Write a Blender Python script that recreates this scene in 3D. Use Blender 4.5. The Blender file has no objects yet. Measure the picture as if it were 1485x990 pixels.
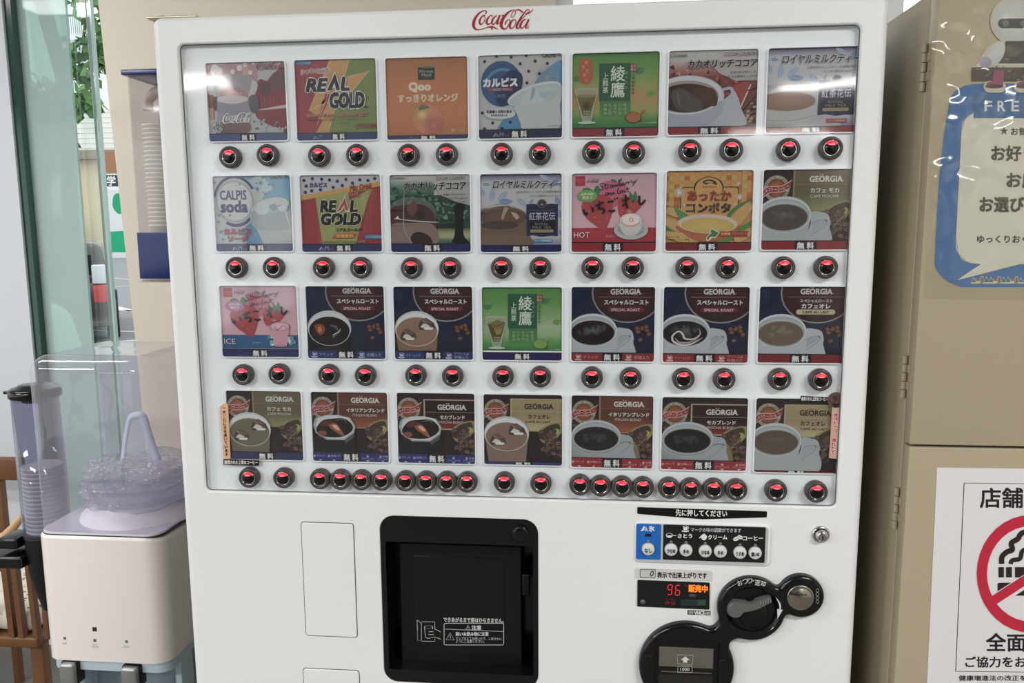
import bpy, bmesh, math, random
import numpy as np
from mathutils import Vector, Matrix
from mathutils.geometry import tessellate_polygon

scene = bpy.context.scene
random.seed(7)
# ------------------------------------------------------------------ camera, world, lights, exposure
F_PX, CAM = 1150.0, Vector((0.1156, -1.1241, 1.5238))
ROWS = (Vector((0.99540653, 0.09552978, -0.0063161)), Vector((0.00700117, -0.13842957, -0.99034753)),
        Vector((-0.09548201, 0.98575419, -0.13846252)))          # right, down, forward
cam_data = bpy.data.cameras.new('camera'); cam = bpy.data.objects.new('camera', cam_data)
scene.collection.objects.link(cam)
R = Matrix((ROWS[0], -ROWS[1], -ROWS[2])).transposed()
cam.matrix_world = Matrix.Translation(CAM) @ R.to_4x4()
cam_data.sensor_width = 36.0; cam_data.lens = F_PX / 1485 * 36; cam_data.clip_start = 0.02; cam_data.clip_end = 500
scene.camera = cam
scene.view_settings.view_transform = 'Standard'; scene.view_settings.look = 'None'
scene.view_settings.gamma = 1.0; scene.view_settings.use_curve_mapping = False
scene.view_settings.exposure = 0.32
scene.cycles.transparent_max_bounces = 48
scene.cycles.max_bounces = 8
scene.cycles.sample_clamp_indirect = 4.0
world = bpy.data.worlds.new('overcast_sky'); scene.world = world; world.use_nodes = True
bg = world.node_tree.nodes['Background']; bg.inputs[0].default_value = (0.93, 0.97, 1.0, 1); bg.inputs[1].default_value = 1.25

def area(name, loc, sx, sy, power, col=(1, 1, 1), rot=(0, 0, 0)):
    l = bpy.data.lights.new(name, 'AREA'); l.shape = 'RECTANGLE'; l.size = sx; l.size_y = sy; l.energy = power; l.color = col
    o = bpy.data.objects.new(name, l); scene.collection.objects.link(o); o.location = loc; o.rotation_euler = rot
    return o
LAMPS = ((-1.5, -2.8, 'centre added'), (-2.1, .2, 'back left added'), (-2.9, -1.7, 'near left'), (1.6, -1.7, 'near right'), (-3.3, -4.9, 'middle left'), (2.25, -5.6, 'middle right'), (2.5, -9.4, 'far right'))  # centre and back left are added to brighten the machine front and walls
for (lx, ly, _) in LAMPS:
    area('ceiling_lamp_light', (lx, ly, 2.655), 1.3, 0.25, {'n': 44, 'm': 18, 'f': 14, 'b': 11.5, 'c': 54}[_[0]], (1.0, 0.985, 0.965))

def at(px, py, Y=0.0):
    """the point on the plane y = Y seen at a pixel of the 1485 x 990 frame"""
    d = ROWS[0] * ((px - 742.5) / F_PX) + ROWS[1] * ((py - 495) / F_PX) + ROWS[2]
    return CAM + d * ((Y - CAM.y) / d.y)
def atx(px, py, Y=0.0): return at(px, py, Y).x
def atz(px, py, Y=0.0): return at(px, py, Y).z

# ------------------------------------------------------------------ colours and materials
def lin(c):
    c = c / 255.0
    return c / 12.92 if c <= 0.04045 else ((c + 0.055) / 1.055) ** 2.4
def C(r, g=None, b=None, k=1.0):
    if g is None:
        if isinstance(r, str): r, g, b = (int(r[i:i + 2], 16) for i in (0, 2, 4))
        else: r, g, b = r
    return (min(1, lin(r) * k), min(1, lin(g) * k), min(1, lin(b) * k))
MATS = {}
def mat(name, col=(0.8, 0.8, 0.8), rough=0.5, metal=0.0, spec=0.5, emit=None, estr=0.0, noise=0.0, nscale=20.0, bump=0.0, coat=0.0):
    if name in MATS: return MATS[name]
    m = bpy.data.materials.new(name); m.use_nodes = True; nt = m.node_tree; p = nt.nodes['Principled BSDF']
    p.inputs['Base Color'].default_value = (*col, 1); p.inputs['Roughness'].default_value = rough
    p.inputs['Metallic'].default_value = metal; p.inputs['Specular IOR Level'].default_value = spec
    p.inputs['Coat Weight'].default_value = coat
    if emit: p.inputs['Emission Color'].default_value = (*emit, 1); p.inputs['Emission Strength'].default_value = estr
    if noise or bump:
        tc = nt.nodes.new('ShaderNodeTexCoord'); n = nt.nodes.new('ShaderNodeTexNoise')
        n.inputs['Scale'].default_value = nscale; n.inputs['Detail'].default_value = 5
        nt.links.new(tc.outputs['Object'], n.inputs['Vector'])
        if noise:
            mx = nt.nodes.new('ShaderNodeMix'); mx.data_type = 'RGBA'
            mx.inputs[6].default_value = tuple(c * (1 - noise) for c in col) + (1,)
            mx.inputs[7].default_value = tuple(min(1, c * (1 + noise)) for c in col) + (1,)
            nt.links.new(n.outputs['Fac'], mx.inputs[0]); nt.links.new(mx.outputs[2], p.inputs['Base Color'])
        if bump:
            b = nt.nodes.new('ShaderNodeBump'); b.inputs['Strength'].default_value = bump; b.inputs['Distance'].default_value = 0.002
            nt.links.new(n.outputs['Fac'], b.inputs['Height']); nt.links.new(b.outputs[0], p.inputs['Normal'])
    MATS[name] = m; return m
def clear_mat(name, tint=(1, 1, 1), ior=1.5, rough=0.02, haze=0.0, haze_col=(0.8, 0.8, 0.8), bump=0.0, bscale=8.0, dist=0.002, refl=1.0):
    """see-through plastic or glass: tinted transparency, a fresnel reflection and a little haze"""
    if name in MATS: return MATS[name]
    m = bpy.data.materials.new(name); m.use_nodes = True; nt = m.node_tree; nt.nodes.remove(nt.nodes['Principled BSDF'])
    out = nt.nodes['Material Output']
    tr = nt.nodes.new('ShaderNodeBsdfTransparent'); tr.inputs[0].default_value = (*tint, 1)
    df = nt.nodes.new('ShaderNodeBsdfDiffuse'); df.inputs[0].default_value = (*haze_col, 1)
    gl = nt.nodes.new('ShaderNodeBsdfGlossy'); gl.inputs['Roughness'].default_value = rough; gl.inputs['Color'].default_value = (refl, refl, refl, 1)
    fr = nt.nodes.new('ShaderNodeFresnel'); ge = nt.nodes.new('ShaderNodeNewGeometry'); ix = nt.nodes.new('ShaderNodeMapRange')
    ix.inputs['To Min'].default_value = ior; ix.inputs['To Max'].default_value = 1 / ior      # thin sheet: the same reflection from both faces
    nt.links.new(ge.outputs['Backfacing'], ix.inputs['Value']); nt.links.new(ix.outputs[0], fr.inputs[0])
    m1 = nt.nodes.new('ShaderNodeMixShader'); m1.inputs[0].default_value = haze
    nt.links.new(tr.outputs[0], m1.inputs[1]); nt.links.new(df.outputs[0], m1.inputs[2])
    m2 = nt.nodes.new('ShaderNodeMixShader'); nt.links.new(fr.outputs[0], m2.inputs[0])
    nt.links.new(m1.outputs[0], m2.inputs[1]); nt.links.new(gl.outputs[0], m2.inputs[2]); nt.links.new(m2.outputs[0], out.inputs[0])
    if bump:
        tc = nt.nodes.new('ShaderNodeTexCoord'); n = nt.nodes.new('ShaderNodeTexNoise'); n.inputs['Scale'].default_value = bscale
        b = nt.nodes.new('ShaderNodeBump'); b.inputs['Strength'].default_value = bump; b.inputs['Distance'].default_value = dist
        nt.links.new(tc.outputs['Object'], n.inputs['Vector']); nt.links.new(n.outputs['Fac'], b.inputs['Height'])
        for x in (gl, fr): nt.links.new(b.outputs[0], x.inputs['Normal'])
    MATS[name] = m; return m
def ink_mat():
    if 'printed_ink' in MATS: return MATS['printed_ink']
    m = bpy.data.materials.new('printed_ink'); m.use_nodes = True; nt = m.node_tree; p = nt.nodes['Principled BSDF']
    a = nt.nodes.new('ShaderNodeAttribute'); a.attribute_name = 'Col'
    nt.links.new(a.outputs['Color'], p.inputs['Base Color']); nt.links.new(a.outputs['Alpha'], p.inputs['Alpha'])
    p.inputs['Roughness'].default_value = 0.45; p.inputs['Specular IOR Level'].default_value = 0.3
    MATS['printed_ink'] = m; return m

# ------------------------------------------------------------------ object helpers
def link(name, me, parent=None, label=None, cat=None, group=None, kind=None):
    o = bpy.data.objects.new(name, me); scene.collection.objects.link(o)
    if parent: o.parent = parent
    tag(o, label, cat, group, kind); return o
def tag(o, label=None, cat=None, group=None, kind=None):
    if label: o['label'] = label
    if cat: o['category'] = cat
    if group: o['group'] = group
    if kind: o['kind'] = kind
    return o
def empty(name, loc, label, cat, group=None):
    o = link(name, None, None, label, cat, group); o.location = loc; o.empty_display_size = 0.05
    bpy.context.view_layer.update(); return o

class MB:
    """collects shapes in world coordinates; build() links them as one mesh object"""
    def __init__(s): s.v = []; s.f = []; s.sm = []
    def add(s, vs, fs, smooth=False):
        b = len(s.v); s.v += [tuple(v) for v in vs]; s.f += [tuple(b + i for i in f) for f in fs]; s.sm += [smooth] * len(fs); return s
    def box(s, x0, y0, z0, x1, y1, z1, bev=0.0):
        if x0 > x1: x0, x1 = x1, x0
        if y0 > y1: y0, y1 = y1, y0
        if z0 > z1: z0, z1 = z1, z0
        if bev <= 0:
            vs = [(x, y, z) for z in (z0, z1) for y in (y0, y1) for x in (x0, x1)]
            return s.add(vs, [(0, 2, 3, 1), (4, 5, 7, 6), (0, 1, 5, 4), (2, 6, 7, 3), (0, 4, 6, 2), (1, 3, 7, 5)])
        bm = bmesh.new(); bmesh.ops.create_cube(bm, size=1)
        for v in bm.verts: v.co = Vector((x0 + (v.co.x + .5) * (x1 - x0), y0 + (v.co.y + .5) * (y1 - y0), z0 + (v.co.z + .5) * (z1 - z0)))
        bmesh.ops.bevel(bm, geom=bm.edges[:], offset=bev, segments=3, profile=0.5, affect='EDGES')
        return s.bm(bm, True)
    def bm(s, bm, smooth=False):
        bm.verts.ensure_lookup_table(); vs = [v.co.copy() for v in bm.verts]; fs = [[v.index for v in f.verts] for f in bm.faces]
        bm.free(); return s.add(vs, fs, smooth)
    def loops(s, loops, cap0=False, cap1=False, smooth=True):
        """bridge rings of equal length"""
        n = len(loops[0]); vs = [p for L in loops for p in L]; fs = []
        for a in range(len(loops) - 1):
            for i in range(n):
                j = (i + 1) % n; fs.append((a * n + i, a * n + j, (a + 1) * n + j, (a + 1) * n + i))
        s.add(vs, fs, smooth)
        if cap0: s.add(loops[0], [tuple(range(n))[::-1]])
        if cap1: s.add(loops[-1], [tuple(range(n))])
        return s
    def lathe(s, c, prof, n=32, axis='y', smooth=True, arc=(0, 2 * math.pi)):
        """prof: (radius, height along axis) ; axis y runs towards -y"""
        loops = []
        for (r, h) in prof:
            L = []
            for i in range(n):
                a = arc[0] + (arc[1] - arc[0]) * i / n
                if axis == 'y': L.append((c[0] + r * math.cos(a), c[1] - h, c[2] + r * math.sin(a)))
                elif axis == 'z': L.append((c[0] + r * math.cos(a), c[1] + r * math.sin(a), c[2] + h))
                else: L.append((c[0] + h, c[1] + r * math.cos(a), c[2] + r * math.sin(a)))
            loops.append(L)
        return s.loops(loops, prof[0][0] > 1e-6, prof[-1][0] > 1e-6, smooth)
    def tube(s, pts, rad, n=8, smooth=True, flat=None):
        pts = [Vector(p) for p in pts]; loops = []
        rs = rad if isinstance(rad, (list, tuple)) else [rad] * len(pts)
        prev = None
        for i, p in enumerate(pts):
            t = (pts[min(i + 1, len(pts) - 1)] - pts[max(i - 1, 0)]).normalized()
            if prev is None: a = t.cross(Vector((0, 0, 1)) if abs(t.z) < .9 else Vector((1, 0, 0))).normalized()
            else: a = (prev - t * prev.dot(t)).normalized()
            prev = a; b = t.cross(a)
            fl = flat or 1.0
            loops.append([p + a * rs[i] * math.cos(2 * math.pi * k / n) + b * rs[i] * fl * math.sin(2 * math.pi * k / n) for k in range(n)])
        return s.loops(loops, True, True, smooth)
    def prism(s, pts, y0, y1):
        """pts (x,z) polygon extruded between y0 (front) and y1"""
        n = len(pts); tri = tessellate_polygon([[Vector((x, z, 0)) for x, z in pts]])
        f = [(x, y0, z) for x, z in pts]; b = [(x, y1, z) for x, z in pts]
        s.add(f + b, [tuple(t) for t in tri] + [tuple(n + i for i in t)[::-1] for t in tri])
        return s.loops([f, b], smooth=False)
    def build(s, name, m, parent=None, label=None, cat=None, group=None, kind=None, origin=None):
        me = bpy.data.meshes.new(name); off = Vector((0, 0, 0))
        if parent is not None: off = world_loc(parent)
        elif origin is not None: off = Vector(origin)
        me.from_pydata([tuple(Vector(v) - off) for v in s.v], [], s.f)
        me.polygons.foreach_set('use_smooth', s.sm)
        if isinstance(m, bpy.types.Material): me.materials.append(m)
        bm = bmesh.new(); bm.from_mesh(me); bmesh.ops.recalc_face_normals(bm, faces=bm.faces[:]); bm.to_mesh(me); bm.free()
        me.update(); o = link(name, me, parent, label, cat, group, kind)
        if parent is None and origin is not None: o.location = off
        return o
def world_loc(o):
    v = Vector((0, 0, 0))
    while o: v += o.location; o = o.parent
    return v
def rrect(x0, z0, x1, z1, r, n=6):
    if x0 > x1: x0, x1 = x1, x0
    if z0 > z1: z0, z1 = z1, z0
    P = []
    for cx, cz, a in ((x1 - r, z1 - r, 0), (x0 + r, z1 - r, 90), (x0 + r, z0 + r, 180), (x1 - r, z0 + r, 270)):
        for i in range(n + 1):
            t = math.radians(a + 90 * i / n); P.append((cx + r * math.cos(t), cz + r * math.sin(t)))
    return P
def plate(mb, rect, r, yf, yb, bev=0.001, n=6):
    """rounded rectangular slab with a soft front edge"""
    x0, z0, x1, z1 = rect
    L = []
    for k in range(4):
        a = math.pi / 2 * k / 3; ins = bev * (1 - math.sin(a)); y = yf + bev * (1 - math.cos(a))
        L.append([(x, y, z) for x, z in rrect(x0 + ins, z0 + ins, x1 - ins, z1 - ins, max(r - ins, 1e-4), n)])
    L.append([(x, yb, z) for x, z in rrect(x0, z0, x1, z1, r, n)])
    return mb.loops(L, True, True)
def face_with_holes(mb, outer, holes, y):
    loops = [[Vector((x, z, 0)) for x, z in L] for L in [outer] + holes]
    tri = tessellate_polygon(loops); pts = [(x, y, z) for L in [outer] + holes for x, z in L]
    mb.add(pts, [tuple(t) for t in tri])

# ------------------------------------------------------------------ lettering and flat print
GLY = {}
def glyphs(s, shear=0.0, off=0.0, res=3):
    key = (s, shear, off, res)
    if key in GLY: return GLY[key]
    cu = bpy.data.curves.new('t', 'FONT'); cu.body = s; cu.resolution_u = res; cu.shear = shear; cu.offset = off; cu.fill_mode = 'FRONT'
    o = bpy.data.objects.new('t', cu); scene.collection.objects.link(o)
    dg = bpy.context.evaluated_depsgraph_get(); ev = o.evaluated_get(dg); me = ev.to_mesh()
    v = np.zeros(len(me.vertices) * 3); me.vertices.foreach_get('co', v); v = v.reshape(-1, 3)[:, :2].copy()
    me.calc_loop_triangles(); t = np.zeros(len(me.loop_triangles) * 3, dtype=np.int64); me.loop_triangles.foreach_get('vertices', t)
    ev.to_mesh_clear(); bpy.data.objects.remove(o); bpy.data.curves.remove(cu)
    t = t.reshape(-1, 3)
    if len(v):
        lo, hi = v.min(0), v.max(0); sz = np.maximum(hi - lo, 1e-6)
        asp = sz[0] / sz[1]; v = (v - lo) / sz; v[:, 1] = 1 - v[:, 1]
    else: asp = 1
    GLY[key] = (v, t, asp); return GLY[key]

def crom(pts, sub=6, closed=False):
    P = [np.array(p, float) for p in pts]; out = []; n = len(P)
    for i in range(n if closed else n - 1):
        p0 = P[(i - 1) % n] if closed or i > 0 else P[0]; p1 = P[i]; p2 = P[(i + 1) % n]
        p3 = P[(i + 2) % n] if closed or i + 2 < n else P[-1]
        for k in range(sub):
            t = k / sub
            out.append(0.5 * ((2 * p1) + (-p0 + p2) * t + (2 * p0 - 5 * p1 + 4 * p2 - p3) * t * t + (-p0 + 3 * p1 - 3 * p2 + p3) * t ** 3))
    if not closed: out.append(P[-1])
    return out

class Canvas:
    """flat print: shapes in a template frame (x right, y down) mapped on a plane y = Y, stacked in hair-thin layers"""
    EPS = 0.00003
    def __init__(s, tmpl, mp, Y, clip=True, bright=1.0):
        s.t = tmpl; s.mp = mp; s.Y = Y; s.n = 0; s.clip = clip; s.items = {}; s.cur = 'picture'; s.k = bright; s.lettering = 'lettering'; s.hold = False; s.depth = 0.0026; s.thin = 1.0; s.grey = 0.0
    def col(s, c, a=1.0):
        if isinstance(c, str): c = C(c)
        elif max(c[:3]) > 1.0001: c = C(*c[:3])
        y = .25 * c[0] + .6 * c[1] + .15 * c[2]; c = [x + (y - x) * s.grey for x in c[:3]]      # colours are mixed towards grey
        return (min(1, c[0] * s.k), min(1, c[1] * s.k), min(1, c[2] * s.k), a)
    def emit(s, V, T, Cc, to=None):
        V = np.asarray(V, float); T = np.asarray(T, int).reshape(-1, 3); Cc = np.asarray(Cc, float)
        if len(T) == 0: return
        if s.clip:
            x0, y0, x1, y1 = s.t
            out = (V[:, 0] < x0) | (V[:, 0] > x1) | (V[:, 1] < y0) | (V[:, 1] > y1)
            if out.any():
                bad = out[T].any(1); keep = T[~bad]; nv = [list(p) for p in V]; nc = [list(c) for c in Cc]; nt = [list(t) for t in keep]
                for t in T[bad]:
                    poly = [(V[i][0], V[i][1], *Cc[i]) for i in t]
                    for ax, lim, sg in ((0, x0, 1), (0, x1, -1), (1, y0, 1), (1, y1, -1)):
                        res = []
                        for i in range(len(poly)):
                            a, b = poly[i - 1], poly[i]; da, db = (a[ax] - lim) * sg, (b[ax] - lim) * sg
                            if (da < 0) != (db < 0):
                                q = da / (da - db); res.append(tuple(a[k] + (b[k] - a[k]) * q for k in range(6)))
                            if db >= 0: res.append(b)
                        poly = res
                        if not poly: break
                    if len(poly) >= 3:
                        b0 = len(nv)
                        for p in poly: nv.append([p[0], p[1]]); nc.append(list(p[2:]))
                        for i in range(1, len(poly) - 1): nt.append([b0, b0 + i, b0 + i + 1])
                if not nt: return
                V, T, Cc = np.array(nv), np.array(nt), np.array(nc)
        W = s.mp(V); s.n += 0 if s.hold else 1
        P = np.zeros((len(V), 3)); P[:, 0] = W[:, 0]; P[:, 2] = W[:, 1]; P[:, 1] = s.n
        s.items.setdefault(to or s.cur, []).append((P, T, Cc))
    def poly(s, pts, col, a=1.0):
        c = s.col(col, a); tri = tessellate_polygon([[Vector((p[0], p[1], 0)) for p in pts]])
        s.emit([p[:2] for p in pts], tri, [c] * len(pts))
    def rect(s, x0, y0, x1, y1, col, a=1.0): s.poly([(x0, y0), (x1, y0), (x1, y1), (x0, y1)], col, a)
    def rr(s, x0, y0, x1, y1, r, col, a=1.0): s.poly(rrect(x0, y0, x1, y1, r, 4), col, a)
    def rrline(s, x0, y0, x1, y1, r, w, col): s.line([(p[0], p[1], w) for p in rrect(x0, y0, x1, y1, r, 4)], col, closed=True)
    def grad(s, x0, y0, x1, y1, stops, axis=1):
        V, T, K = [], [], []
        for i, (t, c) in enumerate(stops):
            cc = s.col(c)
            if axis: V += [(x0, y0 + (y1 - y0) * t), (x1, y0 + (y1 - y0) * t)]
            else: V += [(x0 + (x1 - x0) * t, y0), (x0 + (x1 - x0) * t, y1)]
            K += [cc, cc]
            if i: b = 2 * i; T += [(b - 2, b - 1, b + 1), (b - 2, b + 1, b)]
        s.emit(V, T, K)
    def el(s, cx, cy, rx, ry, col, rot=0, cin=None, a=1.0, ain=None, a0=0, a1=360, n=28, inner=0.0):
        """ellipse, sector or ring; cin = colour at the middle"""
        co = s.col(col, a); ci = s.col(cin if cin is not None else col, a if ain is None else ain)
        full = a1 - a0 >= 360; V, K, T = [], [], []; r = math.radians(rot); m = n if full else n + 1
        for q in ((inner or 0.0001), 1.0):
            for i in range(m):
                t = math.radians(a0 + (a1 - a0) * i / n); x, y = rx * q * math.cos(t), ry * q * math.sin(t)
                V.append((cx + x * math.cos(r) - y * math.sin(r), cy + x * math.sin(r) + y * math.cos(r)))
                K.append(ci if q < 1 else co)
        for i in range(n):
            j = (i + 1) % m; T += [(i, m + i, m + j), (i, m + j, j)]
        s.emit(V, T, K)
    def ring(s, cx, cy, rx, ry, w, col, rot=0, a0=0, a1=360):
        s.el(cx, cy, rx, ry, col, rot, a0=a0, a1=a1, inner=1 - w / max(rx, ry), n=36)
    def line(s, pts, col, closed=False, a=1.0):
        """pts (x, y, width)"""
        n = len(pts); V, T = [], []
        for i, p in enumerate(pts):
            q0 = pts[(i - 1) % n] if closed or i > 0 else p; q1 = pts[(i + 1) % n] if closed or i < n - 1 else p
            dx, dy = q1[0] - q0[0], q1[1] - q0[1]; L = math.hypot(dx, dy) or 1; w = p[2] / 2
            V += [(p[0] - dy / L * w, p[1] + dx / L * w), (p[0] + dy / L * w, p[1] - dx / L * w)]
        for i in range(n if closed else n - 1):
            b, d = 2 * i, 2 * ((i + 1) % n); T += [(b, b + 1, d + 1), (b, d + 1, d)]
        s.emit(V, T, [s.col(col, a)] * len(V))
    def stroke(s, pts, col, sub=5): s.line(crom(pts, sub), col)
    def curve(s, pts, col, sub=6, a=1.0): s.poly([tuple(p) for p in crom(pts, sub, True)], col, a)
    def text(s, txt, x0, y0, x1, y1, col, bold=0.0, shear=0.0, rot=0, out=None, res=2, keep=False, tilt=0.0):
        """text fitted in the box; out=(colour, width); tilt lowers (+) or lifts (-) the right end"""
        v, t, asp = glyphs(txt, shear, 0.0, res)
        if not len(v): return
        w, h = x1 - x0, y1 - y0
        if keep:
            w2 = min(w, h * asp); x0 += (w - w2) / 2; w = w2
        def put(dx, dy, c):
            V = np.empty_like(v); X = (v[:, 0] - .5) * w; Y = (v[:, 1] - .5) * h; r = math.radians(rot)
            V[:, 0] = x0 + w / 2 + X * math.cos(r) - Y * math.sin(r) + dx
            V[:, 1] = y0 + h / 2 + X * math.sin(r) + Y * math.cos(r) + dy + tilt * (v[:, 0] - .5)
            return V
        def multi(offs, c):
            for dx, dy in offs: s.emit(put(dx, dy, c), t, np.tile(np.array(s.col(c)), (len(v), 1)), s.lettering)
        def ringo(d, k=4): return [(d * math.cos(math.pi * (2 * i + 1) / k), d * math.sin(math.pi * (2 * i + 1) / k)) for i in range(k)]
        if out: multi(ringo(out[1] + bold, 6), out[0])
        multi(ringo(bold) if bold >= s.thin else [(0, 0)], col)
    def vtext(s, txt, x0, y0, x1, y1, col, bold=0.0, gap=0.12, **k):
        n = len(txt); h = (y1 - y0) / n
        for i, ch in enumerate(txt):
            if ch == ' ': continue
            b = y0 + i * h; g = h * gap / 2
            if ch in '、。': s.text(ch, x0 + (x1 - x0) * .6, b + g, x1, b + h * .45, col, bold, **k)
            elif ch in 'ー一': s.rect((x0 + x1) / 2 - h * .06, b + g, (x0 + x1) / 2 + h * .06, b + h - g, col) if ch == 'ー' else s.rect(x0, b + h * .45, x1, b + h * .55, col)
            elif ch in 'っゃゅょ': s.text(ch, x0 + (x1 - x0) * .25, b + g + h * .2, x1, b + h - g, col, bold, **k)
            else: s.text(ch, x0, b + g, x1, b + h - g, col, bold, **k)
    def arc(s, txt, cx, cy, r, h, a_mid, span, col, bold=0.0, flip=False):
        n = len(txt)
        for i, ch in enumerate(txt):
            if ch == ' ': continue
            f = (i + .5) / n - .5; a = a_mid + (-span if flip else span) * f; t = math.radians(a)
            x, y = cx + r * math.cos(t), cy + r * math.sin(t); w = h * .8
            if ch == 'I' or ch == '・': w = h * .25
            hh = h if ch != '・' else h * .25
            s.text(ch, x - w / 2, y - hh / 2, x + w / 2, y + hh / 2, col, bold, rot=a + (-90 if flip else 90))
    def build(s, base_name, parent, names=None, base_obj=None, mats=None, skip=()):
        made = {}; eps = min(s.EPS, s.depth / max(s.n, 1))
        for key, items in s.items.items():
            if key in skip: continue
            nm = (names or {}).get(key, key); off = np.array(world_loc(parent)) if parent else np.zeros(3)
            V = np.concatenate([i[0] for i in items]); V[:, 1] = s.Y - V[:, 1] * eps; V = V - off; T, b = [], 0
            for P, t, c in items: T.append(t + b); b += len(P)
            T = np.concatenate(T); K = np.concatenate([i[2] for i in items]).astype(np.float32)
            me = bpy.data.meshes.new(nm); me.vertices.add(len(V)); me.vertices.foreach_set('co', V.astype(np.float32).ravel())
            me.loops.add(len(T) * 3); me.loops.foreach_set('vertex_index', T.astype(np.int32).ravel())
            me.polygons.add(len(T)); me.polygons.foreach_set('loop_start', np.arange(0, len(T) * 3, 3, dtype=np.int32))
            me.update(calc_edges=True)
            ca = me.color_attributes.new('Col', 'FLOAT_COLOR', 'POINT'); ca.data.foreach_set('color', K.ravel())
            me.materials.append((mats or {}).get(key, ink_mat()))
            made[key] = link(nm, me, parent)
        return made
def pxmap(Y, ox=0, oy=0, sc=1.0):
    """template = pixels of a crop (origin ox, oy, scale sc) of the photograph, laid on the plane y = Y"""
    r = [np.array(x) for x in ROWS]; cam_ = np.array(CAM)
    def f(V):
        px = V[:, 0] / sc + ox; py = V[:, 1] / sc + oy
        d = np.outer((px - 742.5) / F_PX, r[0]) + np.outer((py - 495) / F_PX, r[1]) + r[2]
        t = (Y - cam_[1]) / d[:, 1]; W = cam_ + d * t[:, None]; return W[:, [0, 2]]
    return f

COCA = [[(530,165,14),(540,138,10),(510,128,10),(450,160,18),(400,230,30),(385,300,34),(402,340,24),(440,356,12),(500,345,7),(560,326,12),(600,322,20),(640,332,16),(682,354,2)],
        [(590,335,4),(606,345,16),(612,356,2)],
        [(520,180,6),(488,196,14),(458,250,22),(465,290,18),(495,280,8),(522,230,8),(515,190,8),(500,186,8)],
        [(612,196,14),(592,184,8),(560,215,18),(540,265,24),(560,292,16),(600,268,4)],
        [(665,184,10),(622,220,18),(604,275,22),(630,290,12),(672,230,6),(692,182,8)],
        [(702,180,18),(672,260,22),(664,288,16),(690,276,6),(716,246,3)], [(722,190,15),(748,184,13)],
        [(890,132,8),(860,118,8),(800,150,20),(740,220,32),(716,290,36),(728,334,26),(770,346,12),(810,292,8),(822,245,8),(796,236,8),(768,275,14),(766,300,6)],
        [(832,205,5),(850,152,7),(884,122,6),(886,162,6),(856,205,5),(834,206,5)],
        [(868,236,10),(845,250,16),(820,300,24),(828,340,16),(866,325,8),(892,270,8),(884,236,8),(862,238,8)],
        [(940,252,5),(1020,172,6),(1052,125,6),(1030,114,8),(980,172,16),(925,260,24),(900,318,24),(915,342,14),(944,316,4)],
        [(1012,228,10),(970,255,18),(944,312,24),(965,340,12),(1010,290,6),(1038,232,8)],
        [(1048,230,18),(1016,300,22),(1008,334,15),(1030,332,6),(1048,292,3)],
        [(888,124,6),(930,118,16),(978,152,14)], [(1008,168,12),(1060,150,13),(1100,110,2)]]
def coca(cv, x0, y0, x1, y1, col, fat=1.0, out=None):
    sx, sy = (x1 - x0) / 730, (y1 - y0) / 250; sw = (sx + sy) / 2
    cv_cur = cv.cur; cv.cur = cv.lettering
    for rnd in ((1,) if out else ()) + (0,):
        for st in COCA:
            cv.stroke([(x0 + (a - 375) * sx, y0 + (b - 110) * sy, w * sw * fat + (out[1] * 2 if rnd else 0)) for a, b, w in st], out[0] if rnd else col, 3)
    cv.cur = cv_cur
# ------------------------------------------------------------------ the drink cards (flat print)
def strip(c, y, col, bx0, bx1, txt=(None,), dark='232026', tcol='e4e6e6'):
    x0, _, x1, y1 = c.t; keep = c.cur, c.lettering; c.cur = c.lettering = 'price_strip'
    c.rect(x0, y, x1, y1, col); c.rect(x0, y - (y1 - y) * .1, x1, y, '1a1a26'); c.rect(bx0, y - (y1 - y) * .1, bx1, y1, dark)
    m = (bx0 + bx1) / 2; w = (bx1 - bx0) * .74; hy = y + (y1 - y) * .12
    b = (x1 - x0) / 720 * 2.2
    c.text('無', m - w / 2 - 4, hy, m - 12, y1 - (y1 - y) * .1, tcol, b); c.text('料', m + 10, hy, m + w / 2, y1 - (y1 - y) * .1, tcol, b)
    c.cur, c.lettering = keep
def stext(c, *a, **k):
    keep = c.lettering; c.lettering = 'price_strip'; c.text(*a, **k); c.lettering = keep
def mount(c, x, y, s, col='aab0cc', m=True):
    k = c.cur; c.cur = 'price_strip'
    c.poly([(x, y + 34 * s), (x + 22 * s, y + 6 * s), (x + 30 * s, y), (x + 34 * s, y + 8 * s), (x + 26 * s, y + 18 * s), (x + 30 * s, y + 20 * s), (x + 18 * s, y + 34 * s)], col)
    c.poly([(x + 34 * s, y + 34 * s), (x + 40 * s, y + 8 * s), (x + 58 * s, y + 34 * s), (x + 50 * s, y + 34 * s), (x + 42 * s, y + 18 * s), (x + 40 * s, y + 34 * s)], col)
    c.cur = k
    if m: stext(c, 'M', x + 64 * s, y - 4 * s, x + 96 * s, y + 34 * s, col); stext(c, 'サイズ', x + 102 * s, y + 18 * s, x + 140 * s, y + 32 * s, col)
def minicup(c, x, y, s, col='c6ccd6', dark='30303a', key='price_strip'):
    k = c.cur; c.cur = key
    c.el(x, y + 22 * s, 32 * s, 9 * s, col); c.poly([(x - 20 * s, y - 16 * s), (x + 20 * s, y - 16 * s), (x + 14 * s, y + 14 * s), (x - 14 * s, y + 14 * s)], col)
    c.el(x, y - 16 * s, 21 * s, 7 * s, col); c.el(x, y - 16 * s, 16 * s, 4.5 * s, dark); c.ring(x + 20 * s, y - 4 * s, 11 * s, 11 * s, 4 * s, col)
    c.el(x, y + 15 * s, 22 * s, 2.5 * s, dark)
    c.cur = k
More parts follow.
